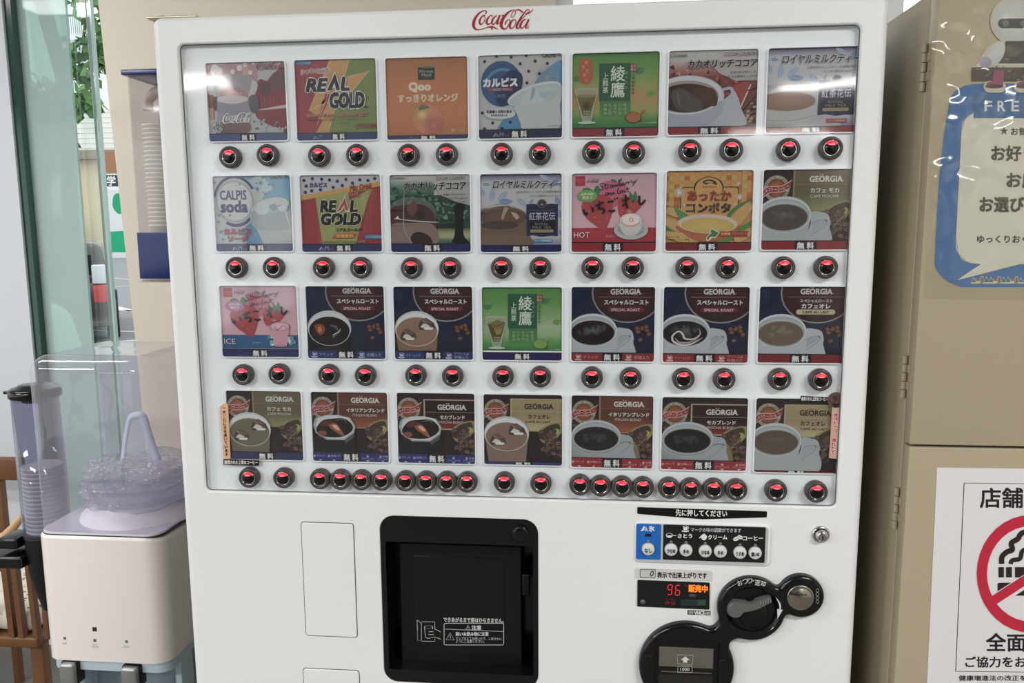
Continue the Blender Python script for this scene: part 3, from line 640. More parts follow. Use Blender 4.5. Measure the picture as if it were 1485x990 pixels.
def card_cocoa(c, hot):
    x0, y0, x1, y1 = c.t               # hot: 60,52,770,728   iced: 28,55,760,742
    c.cur = 'background'; c.rect(x0, y0, x1, y1, 'b4b4b2'); c.cur = 'picture'
    if hot:
        c.grad(x0, 130, x1, 260, [(0, 'b2b0ae'), (.4, 'b07a76'), (1, '8a3a38')]); c.rect(x0, 258, x1, y1, '7a302e')
        rnd = random.Random(4)
        for i in range(60): 
            x, y = rnd.uniform(60, 780), rnd.uniform(165, 420); c.poly([(x, y), (x + rnd.uniform(15, 40), y - rnd.uniform(5, 30)), (x + rnd.uniform(20, 50), y + rnd.uniform(5, 30))], rnd.choice(('9a3c38', 'b0504a', '5a2624', 'a84640', '3e2a28', 'c08a80')))
        c.poly([(380, 150), (x1, 150), (x1, 300), (600, 300), (470, 240)], 'b6b4b2', a=.85)
        c.poly([(600, 330), (700, 300), (720, 340), (650, 500), (570, 350)], '9e3836'); c.line([(720, 330, 10), (640, 520, 10)], 'd0c4b4')
        c.poly([(640, 520), (770, 400), (770, 660), (650, 660)], '6a4438')
        for i in range(24): x, y = rnd.uniform(660, 760), rnd.uniform(450, 640); c.poly([(x, y), (x + 26, y - 4), (x + 24, y + 12), (x - 2, y + 14)], rnd.choice(('2a1e1c', 'b09a80', '8a5a44')))
        c.line([(660, 540, 12), (770, 420, 14)], '1e1818'); c.line([(690, 380, 8), (770, 360, 8)], '1e1818')
        c.curve([(60, 600), (300, 560), (520, 440), (590, 380), (650, 530), (655, 670), (60, 670)], 'a9b0ba', 4)
        c.el(215, 420, 295, 172, 'b4bcc6', cin='8f9bab'); c.curve([(60, 480), (500, 460), (450, 600), (330, 670), (60, 670)], '98a4b4'); c.stroke([(490, 370, 18), (560, 360, 26), (570, 420, 26), (500, 510, 20)], 'a2aebc')
        c.el(200, 410, 290, 155, 'bfc6cc'); c.el(205, 420, 262, 132, '8a9098', cin='a8b0b8'); c.el(210, 422, 256, 124, 'a08a7c'); c.el(210, 430, 242, 116, '2c1c18'); c.curve([(250, 360), (400, 350), (455, 420), (440, 500), (330, 470), (270, 400)], '4a2c22')
        c.curve([(80, 400), (140, 350), (220, 380), (340, 480), (300, 540), (140, 520)], '4c4644'); c.line([(130, 380, 8), (150, 480, 14)], '7a5c54'); c.line([(190, 370, 6), (240, 460, 14)], '6e544c')
        T = (70, 68, 210, 102); U = (500, 72, 764, 104); V = (212, 130, 765, 192)
    else:
        c.grad(x0, 100, 430, 240, [(0, 'a8b0aa'), (.4, '5a8a78'), (1, '2a5a44')]); c.rect(x0, 235, x1, 540, '274a3a')
        rnd = random.Random(6)
        for i in range(170):
            x, y = rnd.uniform(30, 755), rnd.uniform(170, 470); lim = 150 + max(0, (x - 120)) * .28
            if y > lim: c.el(x, y, rnd.uniform(10, 30), rnd.uniform(8, 20), rnd.choice(('1e3e30', '2f5e48', '3e7a5e', '4a7a5a', '23382e', '5a9078')), n=8)
        c.poly([(430, 150), (x1, 150), (x1, 330), (640, 300), (500, 240)], 'b4b4b0', a=.8)
        c.grad(440, 530, x1, 670, [(0, '3a5a3a'), (.3, '9a9a68'), (.55, 'a8a878'), (.75, '4a7a54'), (1, '2a5a40')]); c.rect(470, 490, 600, 530, '222e28')
        c.curve([(618, 330), (700, 320), (690, 460), (700, 600), (740, 660), (590, 660), (612, 600), (622, 450)], '12181a', 4)
        c.el(225, 400, 225, 150, '7a8a84', a=.5); c.poly([(x0, 380), (445, 400), (450, 670), (x0, 670)], '5c4640'); c.curve([(28, 360), (180, 320), (330, 320), (420, 390), (440, 500), (420, 560), (28, 560)], '4c2c28')
        c.curve([(180, 340), (240, 295), (270, 300), (270, 360), (240, 415), (200, 400)], '6a4038'); c.curve([(270, 390), (310, 370), (350, 430), (300, 450), (260, 430)], '2a2624')
        c.curve([(28, 500), (200, 480), (420, 500), (440, 670), (28, 670)], '876e66'); c.curve([(215, 600), (280, 560), (380, 600), (400, 670), (230, 670)], '34201e')
        c.poly([(70, 445), (95, 415), (115, 450)], 'd4d4d6'); c.stroke([(60, 440, 4), (200, 458, 8), (330, 470, 10), (470, 478, 6)], 'b8bcbc'); c.stroke([(160, 190, 5), (150, 420, 6), (160, 560, 5), (280, 740, 4)], '9aa8a8')
        T = (36, 62, 175, 92); U = (452, 72, 720, 104); V = (160, 122, 724, 192)
    c.text('Cocoteen.', *T, '4a4a50', .3, shear=.6); c.text('COCOA COUNTRY', *U, '2a2626', .8)
    c.text('カカオリッチココア', *V, '1a1618', 3.2, shear=.12, out=('cccccc', 2))
    d = 0 if hot else 0
    for i, s in enumerate(('お日さまのやさしさ、' if hot else '木陰のさわやかさ。', 'カカオの風味たっぷりの' if hot else 'カカオのおいしさたっぷりの', 'リッチココア。')):
        xx = 764 if hot else 726; w = (210, 250, 140)[i]; c.text(s, xx - w, 222 + i * 34, xx, 242 + i * 34, '26262a', .6)
    if hot: strip(c, 668, '8e2428', 305, 492)
    else: strip(c, 672, '1a2660', 318, 500)
def card_milktea(c, hot):          # iced template 25,48,757,742 ; hot art is written in the same template
    x0, y0, x1, y1 = c.t
    c.cur = 'background'; c.grad(x0, y0, x1, y1, [(0, '3a3458'), (.05, '8a88a0'), (.1, 'b6b8bc'), (.8, 'b4b8bc'), (.9, '8a88a4'), (1, '5a5480')]); c.cur = 'picture'
    for L in ((45, 130, 70, 10), (60, 250, 90, -110), (120, 290, 120, -80), (180, 280, 120, -40), (190, 290, 130, 0), (440, 330, 110, -140), (470, 320, 60, -60), (560, 60, 110, 30), (650, 160, 110, -40), (735, 330, 90, -110), (745, 440, 100, -110), (750, 600, 60, -100)):
        leaf(c, *L, '6a8ab4' if L[0] % 20 else '8aa4c4')
    if hot:
        c.curve([(25, 345), (230, 330), (420, 350), (440, 480), (420, 600), (360, 690), (25, 690)], 'aeb4b4', 4); c.stroke([(25, 350, 4), (230, 338, 5), (430, 352, 4)], '9a7a58'); c.el(190, 480, 230, 80, '8a6a58', cin='9c7a66'); c.stroke([(25, 545, 3), (230, 550, 4), (430, 510, 3)], '9a7a58'); c.stroke([(25, 630, 3), (230, 640, 4), (410, 600, 3)], '9a7a58')
        c.curve([(360, 690), (430, 600), (560, 600), (620, 650), (600, 690)], 'a8aab4')
    else:
        c.curve([(25, 380), (100, 350), (240, 330), (400, 370), (440, 420), (450, 560), (480, 690), (25, 690)], '6e5a4e', 4); c.el(230, 430, 215, 70, '5a463e', cin='74584a'); c.el(200, 500, 170, 38, '54463e', a=.8)
        c.poly([(190, 430), (230, 335), (280, 330), (330, 370), (380, 430), (300, 465), (230, 470)], '6a4c40'); c.poly([(210, 440), (240, 340), (285, 345), (250, 400), (230, 455)], 'a89078'); c.poly([(300, 380), (350, 395), (380, 430), (350, 455), (320, 420)], 'b49c84'); c.grad(25, 560, 470, 690, [(0, '70594c'), (1, '7c6250')])
        c.stroke([(25, 370, 3), (200, 310, 4), (420, 380, 4), (450, 480, 3)], '98a0a0')
    c.poly([(440, 318), (500, 312), (580, 330), (660, 312), (722, 320), (722, 600), (660, 596), (580, 606), (500, 592), (440, 600)], '23264a'); c.el(580, 314, 42, 42, '2a3038'); c.ring(580, 314, 36, 36, 3, '8a8a90')
    c.line([(580, 296, 3), (580, 332, 5)], 'a8a8a8'); c.line([(562, 312, 4), (580, 330, 4)], 'a8a8a8'); c.line([(598, 312, 4), (580, 330, 4)], 'a8a8a8')
    c.rrline(448, 328, 714, 588, 10, 2, '4a4e74'); c.text('KOCHAKADEN', 470, 366, 690, 374, '7a80a0')
    c.text('紅茶花伝', 464, 388, 698, 458, 'c6cad8', .8); c.rect(474, 474, 688, 536, '16181e'); c.text('ROYAL', 518, 482, 638, 502, '8a8c8e'); c.text('MILK TEA', 496, 512, 664, 534, '8a8c8e')
    c.rect(476, 542, 682, 568, 'a08e5a'); c.text('ロイヤルミルクティー', 494, 547, 664, 563, '2c2820', .4)
    if hot: c.rect(508, 630, 672, 662, 'a03038'); c.text('カップ自販機用', 520, 636, 660, 656, 'dcb0b0', .4)
    else: c.rr(502, 626, 676, 656, 14, '2a82b0'); c.text('カップ自販機用', 516, 631, 664, 651, 'c8e0ec', .4)
    c.text('ロイヤルミルクティー', 140, 104, 752, 176, '24222e', 2.2, shear=.22, out=('d4d6d8', 3), tilt=4)
    c.text('上品な甘さとしっかりした紅茶の味わい', 340, 196, 754, 218, '34343c', .5); c.text('ちょっと贅沢なミルクティー', 472, 232, 754, 252, '34343c', .5)
    if hot: strip(c, 694, '8c3038', 300, 480)
    else: strip(c, 684, '1a1f5e', 298, 486)

def a_cola(c):                      # 15,40,735,710
    x0, y0, x1, y1 = c.t
    c.cur = 'background'; c.rect(x0, y0, x1, y1, 'b0b4b4'); c.cur = 'picture'
    c.rect(x0, 30, 480, 300, 'b08a98'); c.rect(x0, 90, 70, 520, '9a3a40'); c.el(60, 250, 60, 60, 'b8b8bc'); c.rect(x0, 420, 60, 520, 'b0937c')
    c.grad(345, 40, 400, 260, [(0, 'c49a86'), (1, 'c8b0a8')])
    c.curve([(480, 200), (560, 200), (590, 170), (650, 120), (740, 120), (760, 620), (640, 600), (500, 540), (440, 460)], '8a3038', 4)
    c.curve([(500, 210), (570, 210), (600, 240), (560, 330), (500, 300)], '5e3c42'); c.curve([(600, 170), (660, 130), (740, 130), (740, 260), (620, 280)], '684a50')
    for x in (500, 530, 590, 615, 640, 660, 690, 715): c.line([(x, 330, 3), (x + 6, 480, 2)], 'a86a70')
    c.poly([(420, 450), (740, 400), (740, 432)], 'c4baba')
    for x, y, r in ((95, 80, 34), (135, 105, 30), (75, 110, 26), (320, 85, 26), (255, 115, 22), (415, 125, 20), (370, 60, 20), (450, 45, 16), (30, 210, 30), (40, 250, 30)): c.el(x, y, r, r, 'd4cfd2', cin='dedade')
    c.curve([(80, 180), (120, 150), (300, 150), (460, 200), (470, 270), (400, 330), (150, 330), (75, 260)], 'c0bcc0', 4)
    c.curve([(100, 170), (400, 150), (410, 260), (370, 340), (400, 420), (380, 560), (360, 640), (130, 640), (90, 540), (100, 420), (90, 300)], '9a96a2', 4)
    c.curve([(130, 300), (200, 240), (330, 260), (390, 330), (280, 380), (160, 350)], 'b07a80'); c.el(250, 300, 80, 24, 'c09a96', cin='d8aaa6'); c.poly([(150, 240), (235, 180), (330, 290), (300, 300), (230, 220)], '8e828e')
    c.el(240, 350, 150, 36, 'c8c0c4'); c.curve([(110, 370), (250, 400), (380, 370), (390, 470), (250, 480), (105, 470)], '8c8a9c'); c.curve([(130, 560), (380, 555), (360, 640), (130, 640)], '7a5a5c')
    c.curve([(60, 340), (100, 330), (90, 440), (66, 420)], '3e3a3c'); c.curve([(400, 330), (470, 320), (480, 440), (420, 470), (390, 400)], '5e585a')
    rnd = random.Random(8)
    for i in range(70):
        x, y = rnd.choice((rnd.uniform(400, 730), rnd.uniform(50, 120))), rnd.uniform(520, 640)
        if x > 640 and y < 590: continue
        c.poly([(x, y), (x + rnd.uniform(10, 30), y - rnd.uniform(4, 20)), (x + rnd.uniform(5, 30), y + rnd.uniform(5, 20))], rnd.choice(('6e7472', '9aa09e', 'babebe', '565c5c')))
    coca(c, 480, 32, 760, 106, '983038', 1.2); coca(c, 145, 462, 415, 558, 'dcdada', 1.25)
    strip(c, 648, '48588c', 300, 450)
def bolt(c, P, col, edge='d8d4c4', w=8):
    c.line([(x, y, w) for x, y in P], edge, closed=True); c.poly(P, col)
def a_gold(c):                      # 8,45,738,732
    x0, y0, x1, y1 = c.t
    c.cur = 'background'; c.rect(x0, y0, x1, y1, 'a03440'); c.cur = 'picture'
    c.poly([(320, 45), (x1, 45), (x1, 665), (175, 665), (240, 560), (120, 470)], 'c89644'); c.poly([(500, 45), (x1, 45), (x1, 665), (290, 665)], '74883e')
    c.line([(335, 45, 5), (120, 470, 4)], 'd4b890'); c.line([(502, 45, 5), (285, 665, 4)], 'c8c08c')
    bolt(c, [(480, 195), (672, 145), (500, 330), (430, 320)], 'c89644'); bolt(c, [(190, 330), (290, 330), (230, 420), (268, 402), (120, 472)], 'c89644')
    c.poly([(270, 330), (350, 335), (270, 420), (290, 415), (200, 570), (235, 440), (262, 415)], 'a03440'); c.line([(300, 330, 5), (262, 410, 3), (340, 345, 3)], 'd8c8b4'); c.line([(270, 400, 5), (185, 600, 3)], 'd8c8b4')
    c.rr(12, 50, 160, 84, 8, '3e6ea0'); c.text('カップ自販機', 24, 58, 150, 76, '9ab8d8', .4)
    c.text('シャキッ', 62, 116, 210, 160, '9e2434', 2, shear=.1, out=('e0dcd8', 5), tilt=-14); c.text('と元気!', 212, 114, 326, 158, '9e2434', 1, shear=.1, out=('e0dcd8', 5))
    E = ('d6d6d0', 7)
    c.text('RE', 106, 206, 296, 308, '1c2430', 10, shear=.22, out=E); c.text('L', 420, 200, 490, 305, '1c2430', 10, shear=.18, out=E)
    c.cur = 'lettering'; c.poly([(280, 318), (372, 140), (424, 312), (368, 312), (362, 285), (335, 285), (322, 312)], 'd6d6d0'); c.poly([(292, 308), (370, 158), (412, 304), (376, 304), (362, 240), (330, 304)], '1c2430'); c.cur = 'picture'
    c.text('GOLD', 318, 328, 622, 455, '1c2430', 10, shear=.14, out=E)
    c.text('エネルギーを注入', 100, 502, 346, 532, '9e2030', 2, shear=.05, out=('d8c4ac', 2)); c.text('エネルギーを炸裂', 396, 502, 640, 530, '9e2030', 2, shear=.05, out=('d8c4ac', 2))
    c.text('糖類で素早くエネルギー補給', 100, 546, 344, 564, '4a2a22', .5); c.text('アミノ酸(アルギニン)', 396, 546, 634, 564, '3a4420', .5); c.text('ビタミンC', 396, 576, 490, 592, '3a4420', .5)
    c.rrline(540, 595, 732, 634, 3, 3, '8a3430'); c.text('エネルギー飲料', 548, 600, 726, 628, '8a3430', 1.2)
    c.el(640, 450, 9, 9, '2a3a2a')
    strip(c, 672, '2c3c72', 318, 455); mount(c, 150, 690, .9, '8a96bc', False); stext(c, '氷無し', 205, 685, 250, 700, '8a96bc', .4); stext(c, 'ホットも', 205, 706, 250, 720, '8a96bc', .4)
def a_orange(c):                    # 52,30,800,748
    x0, y0, x1, y1 = c.t
    c.cur = 'background'; c.grad(x0, y0, x1, y1, [(0, 'a8683a'), (.3, 'c0743a'), (.7, 'c4763c'), (1, 'b46a40')]); c.cur = 'picture'
    c.rect(346, 112, 500, 222, '22302c'); c.curve([(346, 112), (420, 104), (500, 112), (440, 122)], '3c7a44'); c.text('Minute', 362, 134, 484, 160, 'b8b4a4', .6); c.text('Maid', 380, 166, 466, 192, 'b8b4a4', .6); c.text('ミニッツメイド', 384, 200, 464, 210, '9a968a', .2)
    c.text('Qoo', 262, 244, 458, 326, 'e0cdb4', 7); c.text('すっきりオレンジ', 158, 348, 706, 414, 'dcc4a4', 5)
    c.el(425, 570, 134, 130, 'cc7860', cin='d09060'); c.el(375, 530, 110, 100, 'e0b860', cin='e2bc62', a=0, ain=1); c.el(480, 620, 110, 110, 'd07868', cin='d27c70', a=0, ain=.8)
    c.curve([(345, 478), (375, 445), (435, 455), (440, 468), (390, 478), (360, 490)], '2e6a44'); c.stroke([(348, 486, 4), (380, 460, 6), (430, 462, 3)], '5a9a6a')
    c.rrline(614, 655, 790, 692, 14, 3, 'd4a070'); c.text('果汁20%', 640, 662, 764, 686, 'd4a878', 1)
    strip(c, 712, '2a3466', 345, 520); stext(c, 'Mサイズ', 250, 722, 340, 740, '8a94bc', .6)
def a_calpis(c):                    # 20,35,750,745
    x0, y0, x1, y1 = c.t
    c.cur = 'background'; c.rect(x0, y0, x1, y1, 'b2b6b4'); c.cur = 'picture'
    c.curve([(x1, 90), (600, 170), (520, 260), (480, 400), (x1 + 20, 720), (x1 + 20, 300)], '4a92b8', 4); c.el(620, 230, 120, 110, 'a0b4bc', cin='88aebe', a=0, ain=.7)
    c.curve([(250, 560), (330, 520), (420, 600), (420, 700), (180, 700)], '3a88b4', 4)
    c.el(220, 275, 196, 210, '6aa0ba', a=0, ain=1, cin='3a82a8'); c.el(220, 275, 180, 195, '1d5688', cin='194c80'); c.ring(230, 300, 160, 160, 26, '3a86ac', a0=180, a1=330); c.curve([(160, 340), (200, 250), (300, 160), (400, 200), (390, 340), (300, 440), (200, 460)], '16305e')
    c.text('カルピス', 62, 228, 360, 296, 'dfe3e4', 6); c.rr(98, 308, 322, 336, 6, '9a3a3e'); c.text('—SINCE 1919—', 112, 314, 310, 332, '7aa0c8', 1); c.text('CALPIS', 165, 362, 256, 392, '6a98a4', .8)
    for x, y in ((75, 82), (308, 52), (438, 42), (516, 90), (386, 108), (621, 112), (460, 174), (551, 196), (444, 273), (50, 520), (141, 608), (68, 657), (223, 655), (297, 604), (180, 42)): c.el(x, y, 13, 13, '26284a', cin='20306a')
    c.curve([(340, 470), (400, 560), (410, 670), (720, 670), (730, 470), (745, 300)], 'b2bcbc', 4); c.poly([(325, 460), (725, 460), (722, 668), (405, 668)], 'b4bebe')
    c.el(508, 365, 246, 78, 'c6cfcf', rot=-17); c.el(512, 372, 230, 62, 'a4b8bc', rot=-17, cin='b8c6c8'); c.ring(508, 365, 246, 78, 4, '76929a', rot=-17)
    c.curve([(390, 440), (440, 350), (500, 300), (560, 350), (600, 420), (520, 450), (420, 460)], 'b4c4c6'); c.poly([(490, 310), (520, 320), (500, 400), (470, 430)], '8aa4aa'); c.curve([(580, 360), (680, 350), (700, 380), (620, 430)], 'a0b6bc'); c.poly([(540, 330), (620, 400), (560, 400)], '9ab4ba')
    c.el(205, 535, 140, 48, '8ab0be'); c.el(205, 530, 136, 44, 'c0c6c4')
    c.text('乳酸菌と自然の恵み', 88, 500, 312, 526, '26305e', 1.6); c.text('から生まれました', 126, 534, 272, 552, '26305e', 1)
    c.text('CALPIS', 576, 32, 694, 62, '2a2a30', 1.2); c.el(724, 44, 16, 14, '3a82a8'); c.text('カップベンダー用', 622, 634, 744, 650, '2c3c44', .3)
    strip(c, 672, '282c58', 292, 465); mount(c, 140, 696, 1.0, '8890b0')
def a_soda(c):                      # 48,65,775,737
    x0, y0, x1, y1 = c.t
    c.cur = 'background'; c.rect(x0, y0, x1, y1, 'b2b8b6'); c.cur = 'picture'
    c.curve([(300, 65), (x1, 60), (x1 + 20, 400), (500, 300), (560, 160)], '5a9cb8', 4); c.curve([(480, 65), (560, 120), (600, 180), (500, 210), (380, 120)], 'a8bcc0', 3); c.curve([(300, 540), (420, 480), (500, 670), (380, 670), (200, 670)], '3f8fb8', 4); c.curve([(60, 560), (200, 540), (330, 600), (300, 680), (60, 680)], 'a9bcc2')
    c.ring(245, 290, 206, 232, 26, '22306a', a0=190, a1=330); c.ring(245, 290, 200, 228, 30, '22306a', a0=45, a1=120); c.ring(240, 290, 182, 188, 20, '9a9ea0'); c.el(240, 290, 165, 170, 'bcc0c0', cin='c4c8c8')
    c.text('CALPIS', 104, 192, 352, 274, '223260', 4); c.text('soda', 108, 286, 358, 384, '223260', 8)
    for x, y, r in ((460, 182, 16), (495, 128, 17), (608, 150, 17), (572, 142, 12), (533, 226, 10), (512, 212, 7), (428, 172, 7), (294, 138, 10), (262, 150, 5), (188, 412, 11), (94, 562, 13), (110, 626, 10), (84, 410, 13), (130, 424, 8), (75, 470, 12), (516, 82, 11), (548, 74, 9), (380, 90, 7), (410, 75, 6), (455, 130, 7), (60, 120, 12), (118, 550, 6)): c.el(x, y, r, r, '4a92b4')
    c.poly([(385, 420), (760, 380), (775, 668), (495, 668)], 'a8b2b2'); c.el(570, 340, 190, 78, 'b4bebe', rot=-12); c.ring(570, 340, 190, 78, 5, '6a828a', rot=-12); c.el(565, 380, 175, 50, '8ea2a8', rot=-10, cin='a4b4b8'); c.curve([(380, 420), (480, 440), (760, 390), (768, 530), (440, 540)], '98a6a8', 3)
    c.curve([(430, 340), (500, 290), (560, 320), (540, 400), (450, 400)], 'b8c4c6'); c.poly([(560, 330), (620, 310), (640, 360), (600, 380)], '7a9298'); c.poly([(640, 350), (700, 320), (740, 350), (680, 390)], 'bcc8ca'); c.line([(712, 370, 12), (752, 520, 8), (762, 600, 4)], 'c6cccc')
    c.text('カルピス', 128, 530, 380, 584, 'a83440', 6); c.text('ソーダ', 160, 596, 350, 648, 'a83440', 6)
    c.text('CALPIS', 584, 64, 698, 94, '2a2a30', 1.2); c.el(724, 76, 16, 14, '3a82a8'); c.text('カップベンダー用', 656, 640, 772, 656, '2c3c44', .3)
    strip(c, 674, '2a3066', 345, 518); mount(c, 195, 690, 1.0, '9aa2c0')
def a_mix(c):                       # 25,58,768,740
    x0, y0, x1, y1 = c.t
    c.cur = 'background'; c.rect(x0, y0, x1, y1, '9e2a32'); c.cur = 'picture'
    c.poly([(160, 250), (700, 150), (640, 300), (520, 670), (210, 670)], '98a050')
    c.n += 1; c.hold = True
    for i in range(9):
        for j in range(26):
            s = 8 * (1 - i / 10); x = 225 - i * 9; y = 262 + j * 16; c.el(x, y, s * .5, s * .5, '98a050', n=5); X = 560 + i * 14 + (26 - j) * 4; c.el(X, 190 + j * 15, s * .5, s * .5, '98a050' if i > 1 else '9e2a32', n=5)
    c.hold = False; c.n += 1
    c.poly([(x0, y0), (x1, y0), (x1, 125), (x0, 240)], 'b2b6b8'); c.poly([(x0, 236), (x1, 118), (x1, 158), (x0, 278)], 'c89a38')
    for x, y in ((62, 102), (140, 87), (226, 92), (298, 100), (370, 112), (451, 97), (578, 102), (653, 108), (715, 92), (510, 130), (80, 152), (330, 166), (416, 151), (70, 207), (130, 194), (212, 186)): c.el(x, y, 15, 15, '2a3468', cin='2c4080')
    c.text('カルピス', 114, 122, 274, 162, '2a3470', 3); c.text('Mix Drink', 486, 140, 690, 192, 'a03430', 2.2, shear=.1, tilt=-22)
    c.poly([(470, 212), (645, 194), (475, 280)], '9e2a32'); c.text('シェイク', 480, 212, 560, 242, 'c8b070', .8, tilt=-6); c.text('してね!', 484, 240, 580, 262, '6a3a22', .6)
    E = ('c4c69c', 6)
    c.text('RE', 208, 286, 352, 382, '15181c', 10, shear=.14, out=E); c.text('L', 486, 286, 544, 382, '15181c', 10, shear=.14, out=E); c.text('GOLD', 212, 400, 574, 496, '15181c', 10, shear=.14, out=E)
    c.cur = 'lettering'; c.poly([(345, 398), (440, 238), (480, 390), (434, 378), (430, 340), (400, 380)], 'd0c8b0'); c.poly([(358, 388), (438, 258), (466, 374), (440, 366), (428, 320), (398, 366)], 'b03a3c'); c.poly([(395, 400), (345, 450), (370, 440), (260, 600), (330, 490), (300, 500)], 'a8b068'); c.cur = 'picture'
    c.text('リアルゴールド', 346, 526, 578, 558, '1a1a1c', 2.6, shear=.1)
    c.poly([(340, 576), (530, 576), (505, 618), (308, 618)], 'c03c26'); c.text('栄養飲料', 342, 582, 508, 614, 'd8a83c', 1.5)
    c.rr(606, 590, 775, 626, 16, '2a7aa8'); c.text('コラボ自販機用', 622, 598, 766, 618, 'a0c8dc', .3); c.text('ローヤルゼリー・ビタミンB₁,B₆含有', 192, 638, 614, 660, '402018', .8, out=('b0a070', 1))
    strip(c, 676, '2a3266', 332, 498); mount(c, 175, 692, 1.0, '9aa2c0')
def a_corn(c):                      # 42,48,775,740
    x0, y0, x1, y1 = c.t
    c.cur = 'background'; c.rect(x0, y0, x1, y1, 'c88e3c'); c.cur = 'picture'
    for i in range(9):
        for j in range(5):
            X, Y = 20 + i * 88, 20 + j * 72
            if (i + j) % 2: c.rect(X, Y, X + 46, Y + 36, 'c46e34', a=.8)
            c.rect(X + 46, Y, X + 88, Y + 36, 'cfb44a', a=.75); c.rect(X + 46, Y + 36, X + 88, Y + 72, 'd4a044', a=.7)
            if j > 2: c.rect(X, Y + 36, X + 46, Y + 72, 'c0602e', a=.7)
    c.rrline(166, 190, 655, 620, 30, 7, '2c2420'); c.rr(170, 194, 651, 620, 28, 'c89444'); c.el(402, 200, 126, 100, '2c2420'); c.el(402, 206, 116, 100, 'c89444')
    c.curve([(350, 140), (400, 125), (450, 135), (470, 170), (420, 155), (370, 165)], '3a2c22'); c.curve([(366, 148), (400, 136), (440, 146), (420, 152)], 'c89444'); c.text('kitchen', 350, 174, 468, 196, '3a2c22', .8)
    for x, y, r in ((152, 232, 46), (664, 276, 30), (650, 165, 20), (195, 340, 18), (626, 336, 18)): c.el(x, y, r, r, 'd8d4c8', a=.2, cin='e0dcd4', ain=.9)
    def cob(P0, P1, w):
        c.line([(P0[0], P0[1], w), ((P0[0] + P1[0]) / 2, (P0[1] + P1[1]) / 2, w * 1.05), (P1[0], P1[1], w * .5)], 'b8863c'); dx, dy = P1[0] - P0[0], P1[1] - P0[1]; L = math.hypot(dx, dy)
        c.n += 1; c.hold = True
        for i in range(int(L / 15)):
            for j in range(-3, 4):
                f = i * 15 / L; q = (1 - .4 * f * f); X = P0[0] + dx * f - dy / L * j * w / 7.5 * q; Y = P0[1] + dy * f + dx / L * j * w / 7.5 * q; c.el(X, Y, 6, 6, 'cba654', cin='dfbe6a', n=6)
        c.hold = False; c.n += 1
    c.curve([(560, 440), (640, 350), (780, 290), (780, 340), (640, 440)], '3e7a3a', 4); cob((600, 520), (770, 330), 110); c.curve([(620, 560), (700, 520), (785, 470), (785, 500), (690, 570)], '4a8640', 4); cob((640, 650), (790, 560), 80)
    cob((190, 420), (30, 380), 80); c.curve([(30, 520), (110, 540), (150, 590), (60, 570)], '3e7a3a'); cob((170, 540), (30, 470), 90); cob((320, 650), (30, 590), 90); c.curve([(110, 362), (190, 400), (250, 450), (170, 480), (140, 430)], '4a8a48'); c.curve([(480, 660), (560, 600), (640, 610), (560, 670)], '4a8a3c')
    c.curve([(150, 520), (200, 590), (300, 650), (430, 660), (540, 640), (620, 590), (650, 510)], 'b06030', 4); c.el(400, 505, 256, 84, 'c8b4a4', rot=2, cin='b8a898'); c.el(402, 518, 226, 64, 'c0a23c', rot=2, cin='cdb04a')
    c.text('あったか', 224, 222, 592, 308, '8e2a26', 8, out=('d2a654', 3), tilt=4); c.text('コンポタ', 218, 326, 588, 408, '463028', 8, out=('d2a654', 3), tilt=4)
    c.poly([(500, 572), (748, 570), (735, 596), (746, 622), (500, 620)], '9a3a2a'); c.text('北海道', 514, 580, 594, 604, 'd8a844', 1.2); c.text('スイートコーン', 612, 582, 728, 598, 'd8b07a', .4)
    c.curve([(388, 640), (408, 600), (425, 590), (420, 560), (440, 542), (470, 565), (506, 580), (490, 600), (470, 630), (440, 625), (430, 640), (405, 655)], 'd6d2b4', 3); c.curve([(396, 636), (412, 604), (432, 592), (428, 564), (440, 552), (470, 572), (496, 582), (484, 598), (466, 622), (440, 615), (424, 622), (405, 645)], '2e7a44', 3)
    c.text('国産とうもろこし使用', 54, 612, 160, 624, '2c2018', .3); c.text('北海道スイートコーン使用', 54, 632, 244, 646, '2c2018', .3)
    strip(c, 672, '7c1f2c', 312, 492)

